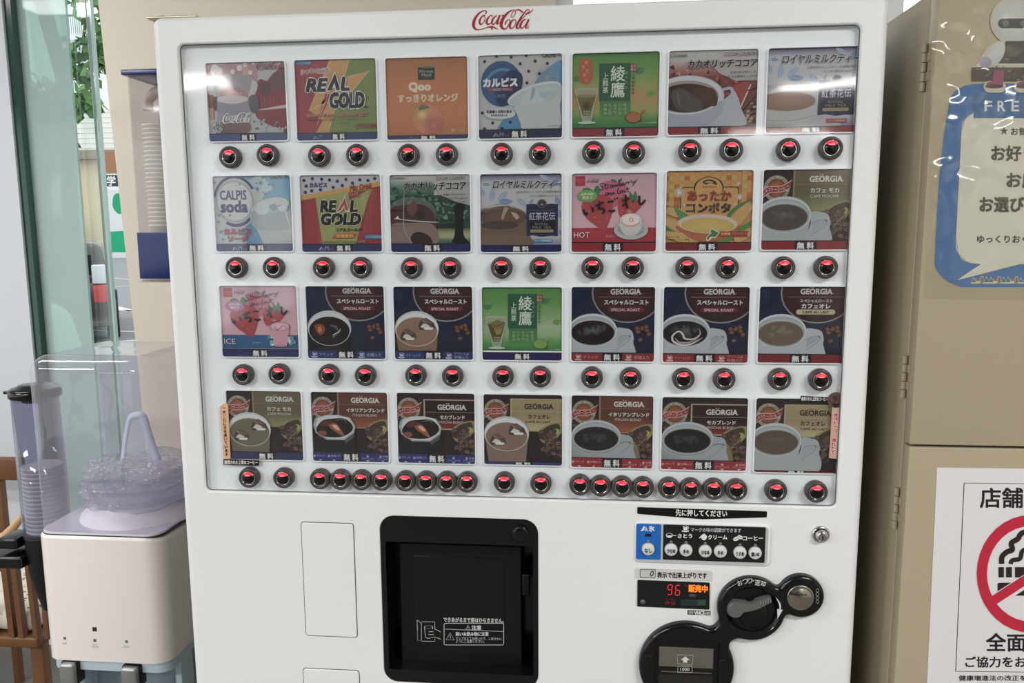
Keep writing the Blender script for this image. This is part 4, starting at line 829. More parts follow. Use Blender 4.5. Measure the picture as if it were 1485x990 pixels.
G_OLIVE = [(0, '6a6044'), (.6, '605a3c'), (.85, '7a7a48'), (1, '8a8a50')]; G_BROWN = [(0, '6a3c2c'), (.6, '5a3226'), (.85, '8a4a2c'), (1, '9a5830')]
G_MOCHA = [(0, '2c1c1e'), (.6, '261618'), (.8, '6a1c22'), (1, '8a2028')]; G_CREAM = [(0, 'a08e62'), (.5, '96845a'), (1, 'b8a878')]
T_S = (25, 68, 762, 738); T_G = (25, 80, 747, 738)
CARDS = [  # row, pixel box (crop of the photograph), template, painter, label
 (0, (297.5, 91.7, 417.5, 203.3), (15, 40, 735, 710), a_cola, 'pale red and white card with a bubbly cola glass'),
 (0, (426.3, 87.5, 548, 202), (8, 45, 738, 732), a_gold, 'red, yellow and green card with a lightning bolt'),
 (0, (558.4, 84.8, 679.2, 200.8), (52, 30, 800, 748), a_orange, 'orange card with a single orange fruit'),
 (0, (693.3, 80.8, 815, 199.2), (20, 35, 750, 745), a_calpis, 'pale blue dotted card with a white iced drink'),
 (0, (830.2, 77.7, 954.7, 196.8), (30, 45, 755, 738), lambda c: card_tea(c, True), 'green and orange hot green tea card'),
 (0, (970.6, 74.2, 1096, 193.6), (60, 52, 770, 728), lambda c: card_cocoa(c, True), 'white cocoa cup card before red roofs'),
 (0, (1114.7, 70.3, 1243, 190.9), (25, 48, 757, 742), lambda c: card_milktea(c, True), 'milk tea card with a gold-rimmed teacup'),
 (1, (307.8, 255.5, 425.3, 364.2), (48, 65, 775, 737), a_soda, 'pale blue soda card with a ringed emblem'),
 (1, (434, 254.4, 554.2, 364.6), (25, 58, 768, 740), a_mix, 'dotted red and lime mix drink card'),
 (1, (564.5, 253.9, 682.8, 364.9), (28, 55, 760, 742), lambda c: card_cocoa(c, False), 'iced cocoa card with a dark tree trunk'),
 (1, (696, 252.8, 814.4, 365), (25, 48, 757, 742), lambda c: card_milktea(c, False), 'iced milk tea card with blue leaves'),
 (1, (829.3, 251.8, 950.9, 364.6), (45, 42, 797, 740), lambda c: card_strawberry(c, True), 'pink strawberry card marked HOT'),
 (1, (967, 248, 1089.2, 363.3), (42, 48, 775, 740), a_corn, 'yellow checked corn soup card'),
 (1, (1107.8, 246.3, 1232.3, 361.6), T_G, lambda c: card_georgia(c, '', G_OLIVE, '8a8054', 'カフェ モカ', 'CAFE MOCHA', hot=True, strip_y=668, four=False, liquid='4e463e', steam='8c8a82', tx=(412, 640)), 'olive hot mocha coffee card'),
 (2, (317.3, 414.4, 434, 517.7), (45, 42, 797, 740), lambda c: card_strawberry(c, False), 'pink strawberry card marked ICE'),
 (2, (442.5, 415, 559.3, 520.3), T_S, lambda c: card_special(c, 'ice_black', '28366e'), 'navy card with iced black coffee'),
 (2, (570.1, 415.5, 686, 521.6), T_S, lambda c: card_special(c, 'ice_cream', '28366e', ('クリーム入り', 'クリーム&', '砂糖入り')), 'navy card with iced milky coffee'),
 (2, (698.6, 416.3, 814.6, 522.7), (22, 70, 740, 728), lambda c: card_tea(c, False), 'green iced green tea card'),
 (2, (829, 416, 948.2, 524.3), T_S, lambda c: card_special(c, 'hot_black', '8c1e28'), 'navy card with hot black coffee'),
 (2, (963, 416, 1083.9, 526), T_S, lambda c: card_special(c, 'hot_cream', '8c1e28', ('クリーム入り', 'クリーム&', '砂糖入り')), 'navy card with a cream swirl in coffee'),
 (2, (1102.3, 415.5, 1224.3, 526.6), T_S, lambda c: card_special(c, 'lait_hot', '7c1c26', ()), 'navy card with hot milky coffee'),
 (3, (327.1, 566.1, 440.3, 667.5), T_G, lambda c: card_georgia(c, '', G_OLIVE, '8a8054', 'カフェ モカ', 'CAFE MOCHA', hot=False, strip_y=668, strip_col='2a3260', four=False, liquid='6c664e', tx=(412, 640)), 'olive iced mocha coffee card'),
 (3, (450.2, 567.8, 564.2, 670.3), T_G, lambda c: card_georgia(c, 'cut', G_BROWN, '94785a', 'イタリアンブレンド', 'ITALIAN BLEND', hot=False, strip_col='222e78'), 'brown card with cut glass of iced coffee'),
 (3, (575.2, 569.2, 689.2, 672.8), T_G, lambda c: card_georgia(c, 'cut', G_MOCHA, 'a89c84', 'モカブレンド', 'MOCHA BLEND', hot=False, strip_col='222e78', low=60, tx=(424, 652)), 'dark red card with cut glass of iced coffee'),
 (3, (701.1, 571.3, 815, 675.1), T_G, lambda c: card_georgia(c, '', G_CREAM, 'a8a078', 'カフェオレ', 'CAFÉ AU LAIT', dark_text=True, hot=False, strip_y=712, strip_col='2a3a72', four=False, low=40, liquid='846a5c', tx=(436, 636)), 'cream card with iced milky coffee'),
 (3, (829, 573, 945.8, 679.3), T_G, lambda c: card_georgia(c, '', G_BROWN, '94785a', 'イタリアンブレンド', 'ITALIAN BLEND', hot='gold', strip_col='9a1828'), 'brown card with hot black coffee'),
 (3, (960.7, 575.5, 1081.4, 682.7), T_G, lambda c: card_georgia(c, '', G_MOCHA, 'a89c84', 'モカブレンド', 'MOCHA BLEND', hot='gold', strip_col='9a1828', low=60, liquid='0e1214', tx=(410, 650)), 'dark red card with hot black coffee'),
 (3, (1097, 577, 1215.5, 686.6), T_G, lambda c: card_georgia(c, '', G_CREAM, 'a8a078', 'カフェオレ', 'CAFÉ AU LAIT', dark_text=True, hot=True, strip_y=722, strip_col='6c1820', four=False, low=55, liquid='5e4a44', steam='8a7a74', tx=(412, 620)), 'cream card with hot milky coffee'),
]
# ------------------------------------------------------------------ materials of the place
WHITE = mat('white_enamel', C(223, 225, 226), 0.32, spec=0.4, noise=0.02, nscale=6)
PANEL = mat('display_white', C(231, 237, 240), 0.5)
BLACKG = mat('black_gloss_plastic', C(15, 15, 16), 0.16, spec=0.42)
BLACKM = mat('black_matt_plastic', C(13, 13, 14), 0.42, spec=.35)
BEIGE = mat('beige_wall_paint', C(218, 211, 196), 0.8, noise=0.015, nscale=3)
LOCK = mat('greige_locker_paint', C(163, 152, 128), 0.42, spec=0.4, noise=0.03, nscale=8, bump=0.05)
CHROME = mat('chrome', C(205, 205, 205), 0.12, metal=1.0)
WOOD = mat('brown_wood', C(104, 68, 38), 0.45, noise=0.22, nscale=14)
LWOOD = mat('light_wood', C(196, 158, 112), 0.5, noise=0.12, nscale=14)

# ------------------------------------------------------------------ the room
XP = 3.3
MB().box(-4.5, -11.0, -0.06, XP, 1.62, 0.0).build('floor', mat('grey_floor_tile', C(104, 100, 95), 0.6, noise=0.06, nscale=2), kind='structure')
MB().box(-4.5, -11.0, 2.72, XP, 1.62, 2.80).build('ceiling', mat('white_ceiling', C(225, 224, 220), 0.9), kind='structure')
WY = 0.79
xl_t, xl_m, xl_b = atx(142, 0, WY), atx(175, 300, WY), atx(197, 500, WY); zt, zm, zb_ = atz(142, 0, WY), atz(175, 300, WY), atz(197, 500, WY)
sl = (xl_b - xl_t) / (zb_ - zt)
xw = atx(805, 4, WY)
sill = 1.70
w = MB(); w.prism([(xl_t + sl * (2.72 - zt), 2.72), (xw, 2.72), (xw, sill), (XP, sill), (XP, 0), (xl_b + sl * (0.9 - zb_) * .6, 0), (xl_b + sl * (0.9 - zb_) * .6, 0.9), (xl_b, zb_), (xl_m, zm)], WY, WY + 0.12)
w.build('wall_back', BEIGE, kind='structure')
MB().box(XP, -11.0, 0, XP + 0.1, 1.62, 2.72).build('wall_right', BEIGE, kind='structure')
# high window over the lockers
WF = mat('white_window_frame', C(232, 236, 238), 0.4)
win = MB(); win.box(xw, WY + .02, sill, XP, WY + .10, sill + .05); win.box(xw, WY + .02, 2.64, XP, WY + .10, 2.72); win.box(xw, WY + .02, sill + .05, xw + .04, WY + .10, 2.64)
win = win.build('window_1', WF, kind='structure')
for px in (1296,):
    xm = atx(px, 20, WY + .05); MB().box(xm - .022, WY + .03, sill + .05, xm + .012, WY + .09, 2.64).build('window_frame', WF, win)
    MB().box(xm + .012, WY + .04, sill + .05, xm + .017, WY + .08, 2.64).build('window_gasket', mat('dark_gasket', C(60, 64, 64), .6), win)
MB().box(xw + .04, WY + .055, sill + .05, XP, WY + .061, 2.64).build('window_pane', clear_mat('window_glass', (0.95, 0.98, 0.97)), win)

# left: white wall, tinted glass pane with its green edge, clear pane
GY = 1.50
xg = (atx(8, 0, GY) + atx(57, 550, GY)) / 2; xg2 = (atx(17, 0, GY) + atx(67, 550, GY)) / 2; xp1 = (atx(98, 60, GY + .02) + atx(135, 505, GY + .02)) / 2; xp2 = (atx(130, 0, GY + .05) + atx(166, 500, GY + .05)) / 2
WH = mat('white_wall_panel', C(206, 212, 218), 0.7)
MB().box(-4.5, GY - .02, 0, xg, GY + .08, 2.72).build('wall_left', WH, kind='structure')
g = MB().box(xg, GY - .01, 0.02, xg2, GY + .06, 2.72).build('glass_edge', mat('dark_green_glass_edge', C(16, 62, 52), 0.15, spec=0.7)); g['kind'] = 'structure'; g.name = 'trim_1'
pane = MB().box(xg2, GY + .02, 0.02, xp1, GY + .032, 2.72).build('window_2', clear_mat('tinted_glass', C(196, 226, 218), haze=0.5, haze_col=C(216, 234, 234), refl=.45), kind='structure')
pane2 = MB().box(xp1 + .001, GY + .05, 0.02, xp2, GY + .060, 2.72).build('window_3', clear_mat('clear_glass', (0.93, 0.97, 0.95)), kind='structure')
MB().box(xp2, GY + .045, 0.02, xp2 + .007, GY + .062, 2.72).build('pane_edge', mat('polished_glass_edge', C(165, 195, 186), 0.1, spec=.8), pane2)
MB().box(xp2 - .014, GY + .048, 0.02, xp2 - .012, GY + .062, 2.72).build('pane_seal', mat('clear_seal', C(150, 170, 164), 0.3), pane2)

# behind and left of the viewer: an inner wall, and a shop front of tall framed openings to the street
FR = mat('grey_aluminium_frame', C(120, 122, 122), 0.4, metal=.4)
MB().box(-4.5, -11.1, 0, XP, -11.0, 2.72).build('wall_front', mat('grey_inner_wall', C(96, 95, 93), .8), kind='structure')
MB().box(-3.4, -11.0, 0, -1.9, -10.95, 2.2, .01).build('door_1', mat('dark_entrance_door', C(70, 74, 76), .4), kind='structure')
sf = MB(); sf.box(-4.55, -11.0, 0, -4.45, 1.5, .3); sf.box(-4.55, -11.0, 2.45, -4.45, 1.5, 2.72)
for i in range(9): y = -11 + i * 1.55; sf.box(-4.55, y - .04, .3, -4.45, y + .04, 2.45)
sf.build('window_4', FR, kind='structure')
for (lx, ly, nm) in LAMPS:
    f = MB().box(lx - .70, ly - .16, 2.68, lx + .70, ly + .16, 2.72).build('ceiling_light', WF, label='%s fluorescent ceiling light out of view' % nm, cat='ceiling light', group='ceiling lights', origin=(lx, ly, 2.70))
    MB().box(lx - .65, ly - .125, 2.665, lx + .65, ly + .125, 2.68).build('diffuser', mat('lit_diffuser', C(240, 235, 225), .5, emit=(1, .93, .84), estr=4.0), f)

# ------------------------------------------------------------------ vending machine
YF = -0.008
XL, XR = atx(249, 500, YF), atx(1264, 500, YF); ZT = (atz(214, 21, YF) + atz(640, 11.5, YF) + atz(820, 7, YF)) / 3
M = empty('vending_machine', ((XL + XR) / 2, 0.35, 0.0), 'white cup vending machine with rows of drink cards and red-lit buttons', 'vending machine')
def sub(name, mb, m, parent=None, **k): return mb.build(name, m, parent or M, **k)
dx0, dx1 = (atx(257, 62, YF) + atx(299, 711, YF)) / 2, (atx(1246, 38, YF) + atx(1216, 735, YF)) / 2
dz0, dz1 = (atz(299, 711.5, YF) + atz(1215, 735.5, YF)) / 2, (atz(257, 62, YF) + atz(1245, 37, YF)) / 2
bx0, bx1 = atx(551.5, 800, YF), atx(780.5, 800, YF); bz1 = (atz(570, 747.5, YF) + atz(760, 753.5, YF)) / 2; bz0 = atz(570, 988.5, YF)
b = MB(); BV = 0.011
holes = [(dx0, dz0, dx1, dz1, .008, .0025), (bx0, bz0, bx1, bz1, .022, .0012)]
face_with_holes(b, rrect(XL + BV, 0.03 + BV, XR - BV, ZT - BV * .6, .004), [rrect(h[0] - h[5], h[1] - h[5], h[2] + h[5], h[3] + h[5], h[4] + h[5]) for h in holes], YF)
L = []
for k in range(6):
    a = math.pi / 2 * k / 5; ix = BV * (1 - math.sin(a)); iz = BV * .6 * (1 - math.sin(a)); L.append([(x, YF + BV * (1 - math.cos(a)), z) for x, z in rrect(XL + ix, 0.03 + ix, XR - ix, ZT - iz, .004 + BV - ix)])
L.append([(x, .06, z) for x, z in rrect(XL, .03, XR, ZT, .004 + BV)]); b.loops(L)
for h, dp in zip(holes, (.0035, .02)):
    L = []
    for k in range(4):
        a = math.pi / 2 * k / 3; o = h[5] * (1 - math.sin(a)); L.append([(x, YF + h[5] * (1 - math.cos(a)), z) for x, z in rrect(h[0] - o, h[1] - o, h[2] + o, h[3] + o, h[4] + o)])
    L.append([(x, dp, z) for x, z in rrect(h[0], h[1], h[2], h[3], h[4])]); b.loops(L)
sub('front_door', b, WHITE)
sub('cabinet', MB().box(XL + .012, .062, .03, XR - .012, .70, ZT - .012, .006), mat('grey_cabinet_steel', C(128, 126, 120), .5))
for fx in (XL + .06, XR - .06):
    for fy in (.1, .64): sub('foot', MB().lathe((fx, fy, 0), [(.028, 0), (.028, .01), (.016, .014), (.016, .031)], 16, 'z'), BLACKM)
# display
sub('display_panel', MB().box(dx0 - .001, .003, dz0 - .001, dx1 + .001, .009, dz1 + .001), PANEL)
sub('clear_cover', plate(MB(), (dx0, dz0, dx1, dz1), .008, -.0022, -.0012, .0003), clear_mat('clear_display_cover', (0.985, 0.985, 0.99), 1.5, 0.055, bump=.12, bscale=5, dist=.01))
gk = MB(); gk.loops([[(x, y, z) for x, z in rrect(dx0 + i, dz0 + i, dx1 - i, dz1 - i, .008 - i)] for i, y in ((0, -.0036), (.0011, -.0036), (.0011, -.0021))], smooth=False); sub('display_shade_line', gk, mat('shade_line_grey', C(104, 104, 106), .6))  # dark ring imitating the shadow line around the display opening
BZ = mat('white_card_bezel', C(232, 236, 238), .4)
CARD_BASE = .0026
for k, (row, pb, tm, paint, label) in enumerate(CARDS):
    X0, Z1 = atx(pb[0], pb[1]), atz(pb[0], pb[1]); X1, Z0 = atx(pb[2], pb[3]), atz(pb[2], pb[3])
    def mp(V, X0=X0, Z1=Z1, X1=X1, Z0=Z0, tm=tm):
        W = np.empty((len(V), 2)); W[:, 0] = X0 + (V[:, 0] - tm[0]) / (tm[2] - tm[0]) * (X1 - X0); W[:, 1] = Z1 - (V[:, 1] - tm[1]) / (tm[3] - tm[1]) * (Z1 - Z0); return W
    card = MB().box(X0, CARD_BASE, Z0, X1, .0031, Z1).build('drink_card', BZ, M, label=label)
    cv = Canvas(tm, mp, CARD_BASE, True, .83); cv.grey = .24
    paint(cv); cv.build('print', card, names={'background': 'card_background'})
    ring = MB(); w_ = .0014
    o_, i_ = rrect(X0 - w_, Z0 - w_, X1 + w_, Z1 + w_, .0048), rrect(X0, Z0, X1, Z1, .0034)
    ring.loops([[(x, .003, z) for x, z in o_], [(x, -.0007, z) for x, z in o_], [(x, -.0007, z) for x, z in i_], [(x, .0024, z) for x, z in i_]], smooth=False)
    ring.build('bezel', BZ, card)
BTN = [[(334, 228), (388.5, 225), (463, 226), (518, 225), (592.5, 225), (648, 224), (727.5, 223.5), (783, 223), (860.5, 221), (919, 221), (1000.5, 219), (1060.5, 217.5), (1143, 217), (1204.5, 215)],
       [(343, 388), (397, 388), (469.5, 388), (523.5, 388), (597, 388.5), (653, 388.5), (727.5, 388), (783.5, 388), (859, 388), (917.5, 388), (996, 388), (1054.5, 388), (1136, 388), (1197.5, 387.5)],
       [(352.5, 543), (405, 542), (477, 543), (530, 544), (603, 544), (656.5, 545), (729.5, 545.5), (783.5, 546), (858.5, 547), (914.5, 548), (991, 549), (1050, 549.5), (1130.5, 549.5), (1189.5, 550.5)],
       [(361.5, 692), (411.5, 692.5), (464.5, 694), (494, 694.8), (524, 695.5), (553.5, 696), (588, 697), (618, 697.5), (648, 698), (677.5, 698.5), (731.5, 699), (784.5, 700.5), (841, 702.5), (871, 704), (902, 705), (932.5, 706), (970, 707), (1001.5, 708), (1035, 708.5), (1067.5, 709.5), (1125, 711), (1183.5, 712.5)]]
DKB = mat('dark_brown_button', C(62, 57, 55), .38); LAMP = mat('red_button_lamp', C(200, 20, 40), .3, emit=(1.0, 0.03, 0.05), estr=.75)
LAMPC = mat('red_lamp_core', C(240, 80, 90), .3, emit=(1.0, 0.12, 0.16), estr=1.5)
def local(mb, name, m):
    o = mb.build(name, m); me = o.data; bpy.data.objects.remove(o); return me
m_house = local(MB().lathe((0, 0, 0), [(.0150, 0), (.0156, .002), (.0156, .0085), (.0150, .0112), (.0128, .0128), (.0112, .0118), (.0106, .0085), (.0104, .006)], 32), 'select_button', DKB)
m_ring = local(MB().lathe((0, 0, 0), [(.0107, .0106), (.0105, .0118), (.0100, .0120), (.0098, .0108)], 32), 'button_ring', CHROME)
m_cap = local(MB().lathe((0, 0, 0), [(.0104, .006), (.0099, .0088), (.0092, .0108), (.0076, .0122), (.0050, .0130), (.0022, .0133), (0.00001, .0134)], 28), 'button_cap', BLACKG)
def lens(rx, rz, cz, h, lift):
    mb = MB(); L = []
    for r, q in ((1, 0), (.8, .45), (.5, .8), (.0001, 1)): L.append([(rx * r * math.cos(t * math.pi / 10), -(h + lift * q), cz + rz * r * math.sin(t * math.pi / 10) * (1 if math.sin(t * math.pi / 10) > 0 else .75)) for t in range(20)])
    mb.loops(L); return mb
m_lamp = local(lens(.0072, .0040, .0055, .0112, .0022), 'button_lamp', LAMP); m_core = local(lens(.0048, .0018, .0046, .0124, .0012), 'lamp_glow', LAMPC)
for row in BTN:
    for (px, py) in row:
        p = at(px, py, -.004); q = link('select_button', m_house, M); q.location = Vector((p.x, .003, p.z)) - M.location
        for nm, me in (('button_ring', m_ring), ('button_cap', m_cap), ('button_lamp', m_lamp), ('lamp_glow', m_core)): link(nm, me, q)
# stickers lying over the cards
YS = -.0024
def print_on(name, parent, Y, ox, oy, sc, fn, names=None, base=None, baseM=None, label=None, bright=1.05, mats=None):
    cv = Canvas((0, 0, 1, 1), pxmap(Y, ox, oy, sc), Y, False, bright); cv.depth = .0005; cv.thin = min(1.0, sc * .15); fn(cv)
    made = cv.build(name, parent, names or {'picture': name, 'lettering': name}, mats=mats)
    if label and made: list(made.values())[0]['label'] = label
    return made
def s1(c):   # crop 315,560 x 6.185
    c.poly([(25, 182), (78, 148), (98, 160), (120, 650), (62, 652)], 'c89a78'); c.poly([(40, 185), (76, 160), (90, 168), (108, 645), (66, 648)], 'd0a684')
    ch = '一杯ごとに豆を挽いています'
    for i, g_ in enumerate(ch):
        x = 60 + i * 2.0; y = 182 + i * 34.5; h = 28 if g_ not in '一' else 5; o = 0 if g_ not in '一' else 8
        c.text(g_, x - 12, y + o, x + 14, y + o + h, '241c18', 1.3)
    c.poly([(58, 650), (380, 662), (376, 712), (56, 702)], '1e1a1a'); c.text('厳選された上質なコーヒー', 66, 664, 362, 698, 'd2ccc6', 1.3, tilt=4)
print_on('caution_sticker', M, YS, 315, 560, 6.185, s1, {'picture': 'sticker', 'lettering': 'sticker_lettering'}, label='tan and black stickers by the olive card')
def s2(c):   # crop 1090,565 x 5.657
    c.poly([(402, 48), (640, 62), (640, 100), (400, 88)], '1c191b'); c.text('厳選された上質なコーヒー', 408, 60, 622, 90, 'c8c2c0', 1.0, tilt=5)
    c.poly([(662, 130), (732, 140), (700, 566), (634, 560)], 'b89a84'); c.poly([(634, 562), (700, 568), (698, 600), (634, 596)], '1c191b')
    c.el(692, 84, 68, 66, '5c4842', cin='4a3a38'); beans(c, 692, 80, 50, 46, 22, 17, 12); c.poly([(660, 110), (720, 112), (705, 140), (675, 140)], '1c191c')
    for i, g_ in enumerate('挽きたて、 淹れたて'):
        if g_ == ' ': continue
        x = 692 - i * 2.8; y = 192 + i * 34; d = (6, 6, 26, 26) if g_ == '、' else (0, 0, 0, 0)
        if g_ == '、': c.text(g_, x + 4, y + 2, x + 16, y + 16, 'a8323a', 1)
        else: c.text(g_, x - 18, y, x + 18, y + 32, 'a8323a', 2.2, out=('dcd2ca', 3))
print_on('bean_sticker', M, YS, 1090, 565, 5.657, s2, {'picture': 'sticker', 'lettering': 'sticker_lettering'}, label='tan sticker strip with a coffee bean roundel')
print_on('logo', M, YF - .0001, 640, 0, 8.25, lambda c: (coca(c, 375, 110, 1105, 360, '8a2030', 1.0, out=('d8b8b4', 5)), c.ring(1042, 334, 7, 7, 3, '8a2030')), {'lettering': 'logo'})
# hinge on the top left corner
hg = MB(); hx = atx(222, 18, .02); hg.box(hx, .0, ZT, hx + .075, .05, ZT + .003, .001); hg.lathe((hx + .016, .02, ZT + .003), [(.007, 0), (.007, .004), (.004, .005)], 16, 'z'); hg.tube([(hx + .02, .015, ZT + .005), (hx + .16, .03, ZT + .002)], .0015, 6)
sub('door_hinge', hg, mat('aged_brass_plate', C(190, 184, 160), .3, metal=.8))
# two cover panels, grooved
GROOVE = mat('groove_shadow_gap', C(70, 70, 70), .8)
for (a, b_, c_, d_) in ((437, 757, 518, 923.5), (440, 968.5, 526, 1130)):
    x0, z1, x1, z0 = atx(a, b_, YF), atz(a, b_, YF), atx(c_, d_, YF), atz(c_, d_, YF)
    g = MB(); g.loops([[(x, YF - .0001, z) for x, z in rrect(x0 - .0012, z0 - .0012, x1 + .0012, z1 + .0012, .005)], [(x, YF - .0002, z) for x, z in rrect(x0, z0, x1, z1, .004)]], smooth=False)
    pn = sub('cover_panel', plate(MB(), (x0, z0, x1, z1), .004, YF - .0016, YF + .002, .0011), WHITE); g.build('panel_gap', GROOVE, pn)
# ---- delivery bay
def P2(zx, zy, ox, oy, sc, Y=YF): return at(ox + zx / sc, oy + zy / sc, Y)
q = lambda x, y, Y=YF: P2(x, y, 420, 730, 3.808, Y)
fr = MB(); ri = (q(528, 205).x, q(900, 932).z, q(1345, 235).x, q(900, 222).z)
o_ = (bx0 + .0008, bz0 + .0008, bx1 - .0008, bz1 - .0008)
face_with_holes(fr, rrect(*o_, .021), [rrect(*ri, .003)], YF + .001)
fr.loops([[(x, YF + .001, z) for x, z in rrect(*o_, .021)], [(x, .02, z) for x, z in rrect(*o_, .021)]])
fr.loops([[(x, YF + .001, z) for x, z in rrect(*ri, .003)], [(x, .06, z) for x, z in rrect(*ri, .003)]], cap1=True)
bay = sub('delivery_bay', fr, BLACKG)
yd = .022; d0, d1 = q(600, 215, yd), q(1283, 912, yd)
dr = sub('delivery_door', plate(MB(), (d0.x, d1.z, d1.x, d0.z), .003, yd, yd + .012, .002), mat('smoked_black_door', C(17, 19, 20), .28, spec=.3))
w0, w1 = q(680, 286, yd), q(1190, 790, yd)
plate(MB(), (w0.x, w1.z, w1.x, w0.z), .001, yd - .0006, yd + .001, .0003).build('door_window', mat('smoked_window', C(6, 7, 8), .06, spec=.5), dr)
h0, h1 = q(1284, 385, yd), q(1328, 505, yd); MB().box(h0.x, yd - .004, h1.z, h1.x, yd + .01, h0.z, .002).build('door_latch', BLACKM, dr)
n0 = q(1275, 165); MB().lathe((n0.x, YF + .001, n0.z), [(.0122, 0), (.0122, .004), (.0108, .0055), (.004, .0052), (.00001, .005)], 32).build('sensor_lens', BLACKG, bay)
def warn(c):
    W = 'b8bcbc'; c.text('できあがるまで扉はひらきません。', 850, 630, 1182, 656, W, .8, tilt=6)
    c.rrline(853, 660, 1182, 780, 8, 3, W); c.line([(853, 692, 2), (1182, 706, 2)], W); c.text('注意', 1005, 672, 1058, 696, W, 1.2)
    for x, y, s in ((985, 684, 14), (887, 734, 22)): c.line([(x - s, y + s * .8, 2.5), (x + s, y + s * .8, 2.5), (x, y - s, 2.5)], W, closed=True); c.line([(x, y - s * .4, 3), (x, y + s * .4, 3)], W)
    c.text('熱いお飲み物に注意', 918, 708, 1098, 730, W, 1); c.text('カップはとても熱いので、こぼさない', 918, 736, 1170, 752, W, .3, tilt=4); c.text('ようにご注意ください。', 918, 750, 1076, 768, W, .3, tilt=2)
    for L_ in ([(704, 642), (728, 660), (728, 752), (708, 758), (704, 642)], [(728, 652), (802, 652), (802, 692)], [(728, 758), (802, 760), (802, 745)], [(745, 680), (750, 735), (760, 742), (775, 742)], [(792, 680), (790, 692)], [(800, 690), (836, 708)], [(775, 742), (800, 735), (836, 748)], [(768, 706), (795, 706)], [(766, 722), (798, 722)]): c.line([(x, y, 2.5) for x, y in L_], W)
    c.ring(768, 680, 24, 8, 2.5, W)
print_on('warning_print', dr, yd - .0008, 420, 730, 3.808, warn, {'picture': 'warning_drawing', 'lettering': 'warning_lettering'})
# ---- prompt bar, option buttons, display, lock
q2 = lambda x, y, Y=YF: P2(x, y, 915, 730, 6.185, Y)
def poly_plate(mb, pts, yf, yb): return mb.prism([(p.x, p.z) for p in pts], yf, yb)
pb_ = sub('prompt_bar', poly_plate(MB(), [q2(x, y) for x, y in ((62, 30), (1214, 68), (1219, 74), (1217, 118), (1210, 122), (640, 138), (62, 90), (56, 84), (57, 35))], YF - .0008, YF + .001), BLACKG)
print_on('prompt', pb_, YF - .0009, 915, 730, 6.185, lambda c: c.text('先に押してください', 402, 56, 862, 114, 'd4d4d4', 2, tilt=10), {'lettering': 'prompt_lettering'})
a0, a1 = q2(35, 150), q2(1245, 560); zc0 = (q2(35, 150).z + q2(1245, 190).z) / 2; zc1 = (q2(35, 515).z + q2(1245, 565).z) / 2
op = sub('option_panel', plate(MB(), (a0.x, zc1, a1.x, zc0), .008, YF - .003, YF + .001, .0025), WHITE)
zi0 = (q2(45, 165).z + q2(1225, 200).z) / 2; zi1 = (q2(45, 502).z + q2(1225, 545).z) / 2; x0, x1 = q2(42, 300).x, q2(1226, 300).x
plate(MB(), (x0, zi1, x1, zi0), .006, YF - .0034, YF - .002, .0003).build('panel_rim', mat('grey_rim', C(176, 180, 182), .4), op)
def seg(xa, xb, m, nm):
    za = (q2(xa, 172 + (xa - 45) * .028).z + q2(xb, 172 + (xb - 45) * .028).z) / 2; zb = (q2(xa, 488 + (xa - 45) * .028).z + q2(xb, 488 + (xb - 45) * .028).z) / 2
    return plate(MB(), (q2(xa, 330).x, zb, q2(xb, 330).x, za), .002, YF - .0039, YF - .003, .0003).build(nm, m, op)
seg(46, 267, mat('blue_plate', C(22, 98, 180), .4), 'ice_plate'); seg(286, 1200, mat('black_plate', C(22, 22, 24), .35), 'taste_plate')
def opt(c):
    W = 'd4d6d6'
    mount_s = [(86, 246), (112, 206), (122, 200), (128, 212), (116, 226), (122, 230), (108, 246)]; c.poly(mount_s, W); c.poly([(124, 246), (134, 206), (152, 246), (142, 246), (134, 226), (132, 246)], W)
    c.text('氷', 160, 200, 212, 248, W, 2.5); c.rr(124, 270, 184, 296, 12, '101c30')
    c.text('マークの味の調節ができます', 538, 218, 988, 256, W, .8, tilt=8); minicup(c, 488, 222, 1.05, W, '202024', 'picture')
    c.el(344, 284, 30, 20, W, a0=0, a1=180); c.ring(344, 284, 30, 22, 4, W); c.line([(372, 284, 5), (405, 286, 5)], W); c.text('さとう', 420, 272, 548, 308, W, 2)
    c.curve([(625, 290), (650, 274), (680, 290), (672, 320), (650, 328), (632, 312)], W); c.line([(612, 310, 6), (630, 290, 8)], W); c.ring(656, 278, 14, 10, 4, W); c.text('クリーム', 692, 280, 862, 320, W, 2)
    c.el(945, 314, 30, 18, W, -20); c.el(980, 300, 26, 16, W, 30); c.line([(920, 322, 3), (968, 306, 3)], '202024'); c.line([(962, 294, 3), (1000, 310, 3)], '202024'); c.text('コーヒー', 1006, 290, 1182, 328, W, 2)
print_on('option_print', op, YF - .0041, 915, 730, 6.185, opt, {'picture': 'option_symbols', 'lettering': 'option_lettering'})
OB = mat('pearl_white_button', C(206, 210, 206), .35); OR = mat('pale_green_ring', C(140, 160, 150), .4)
m_ob = local(MB().lathe((0, 0, 0), [(.0088, 0), (.0088, .0035), (.0078, .0045), (.0060, .0043), (.0055, .0046), (.00001, .0048)], 28), 'option_button', OB)
m_or = local(MB().lathe((0, 0, 0), [(.0094, 0), (.0094, .0012), (.0089, .0012)], 28), 'button_ring', OR)
m_led = local(MB().lathe((0, 0, 0), [(.0022, 0), (.0022, .0008), (.0012, .0013), (.00001, .0015)], 12), 'indicator', mat('dim_indicator', C(110, 108, 108), .3))
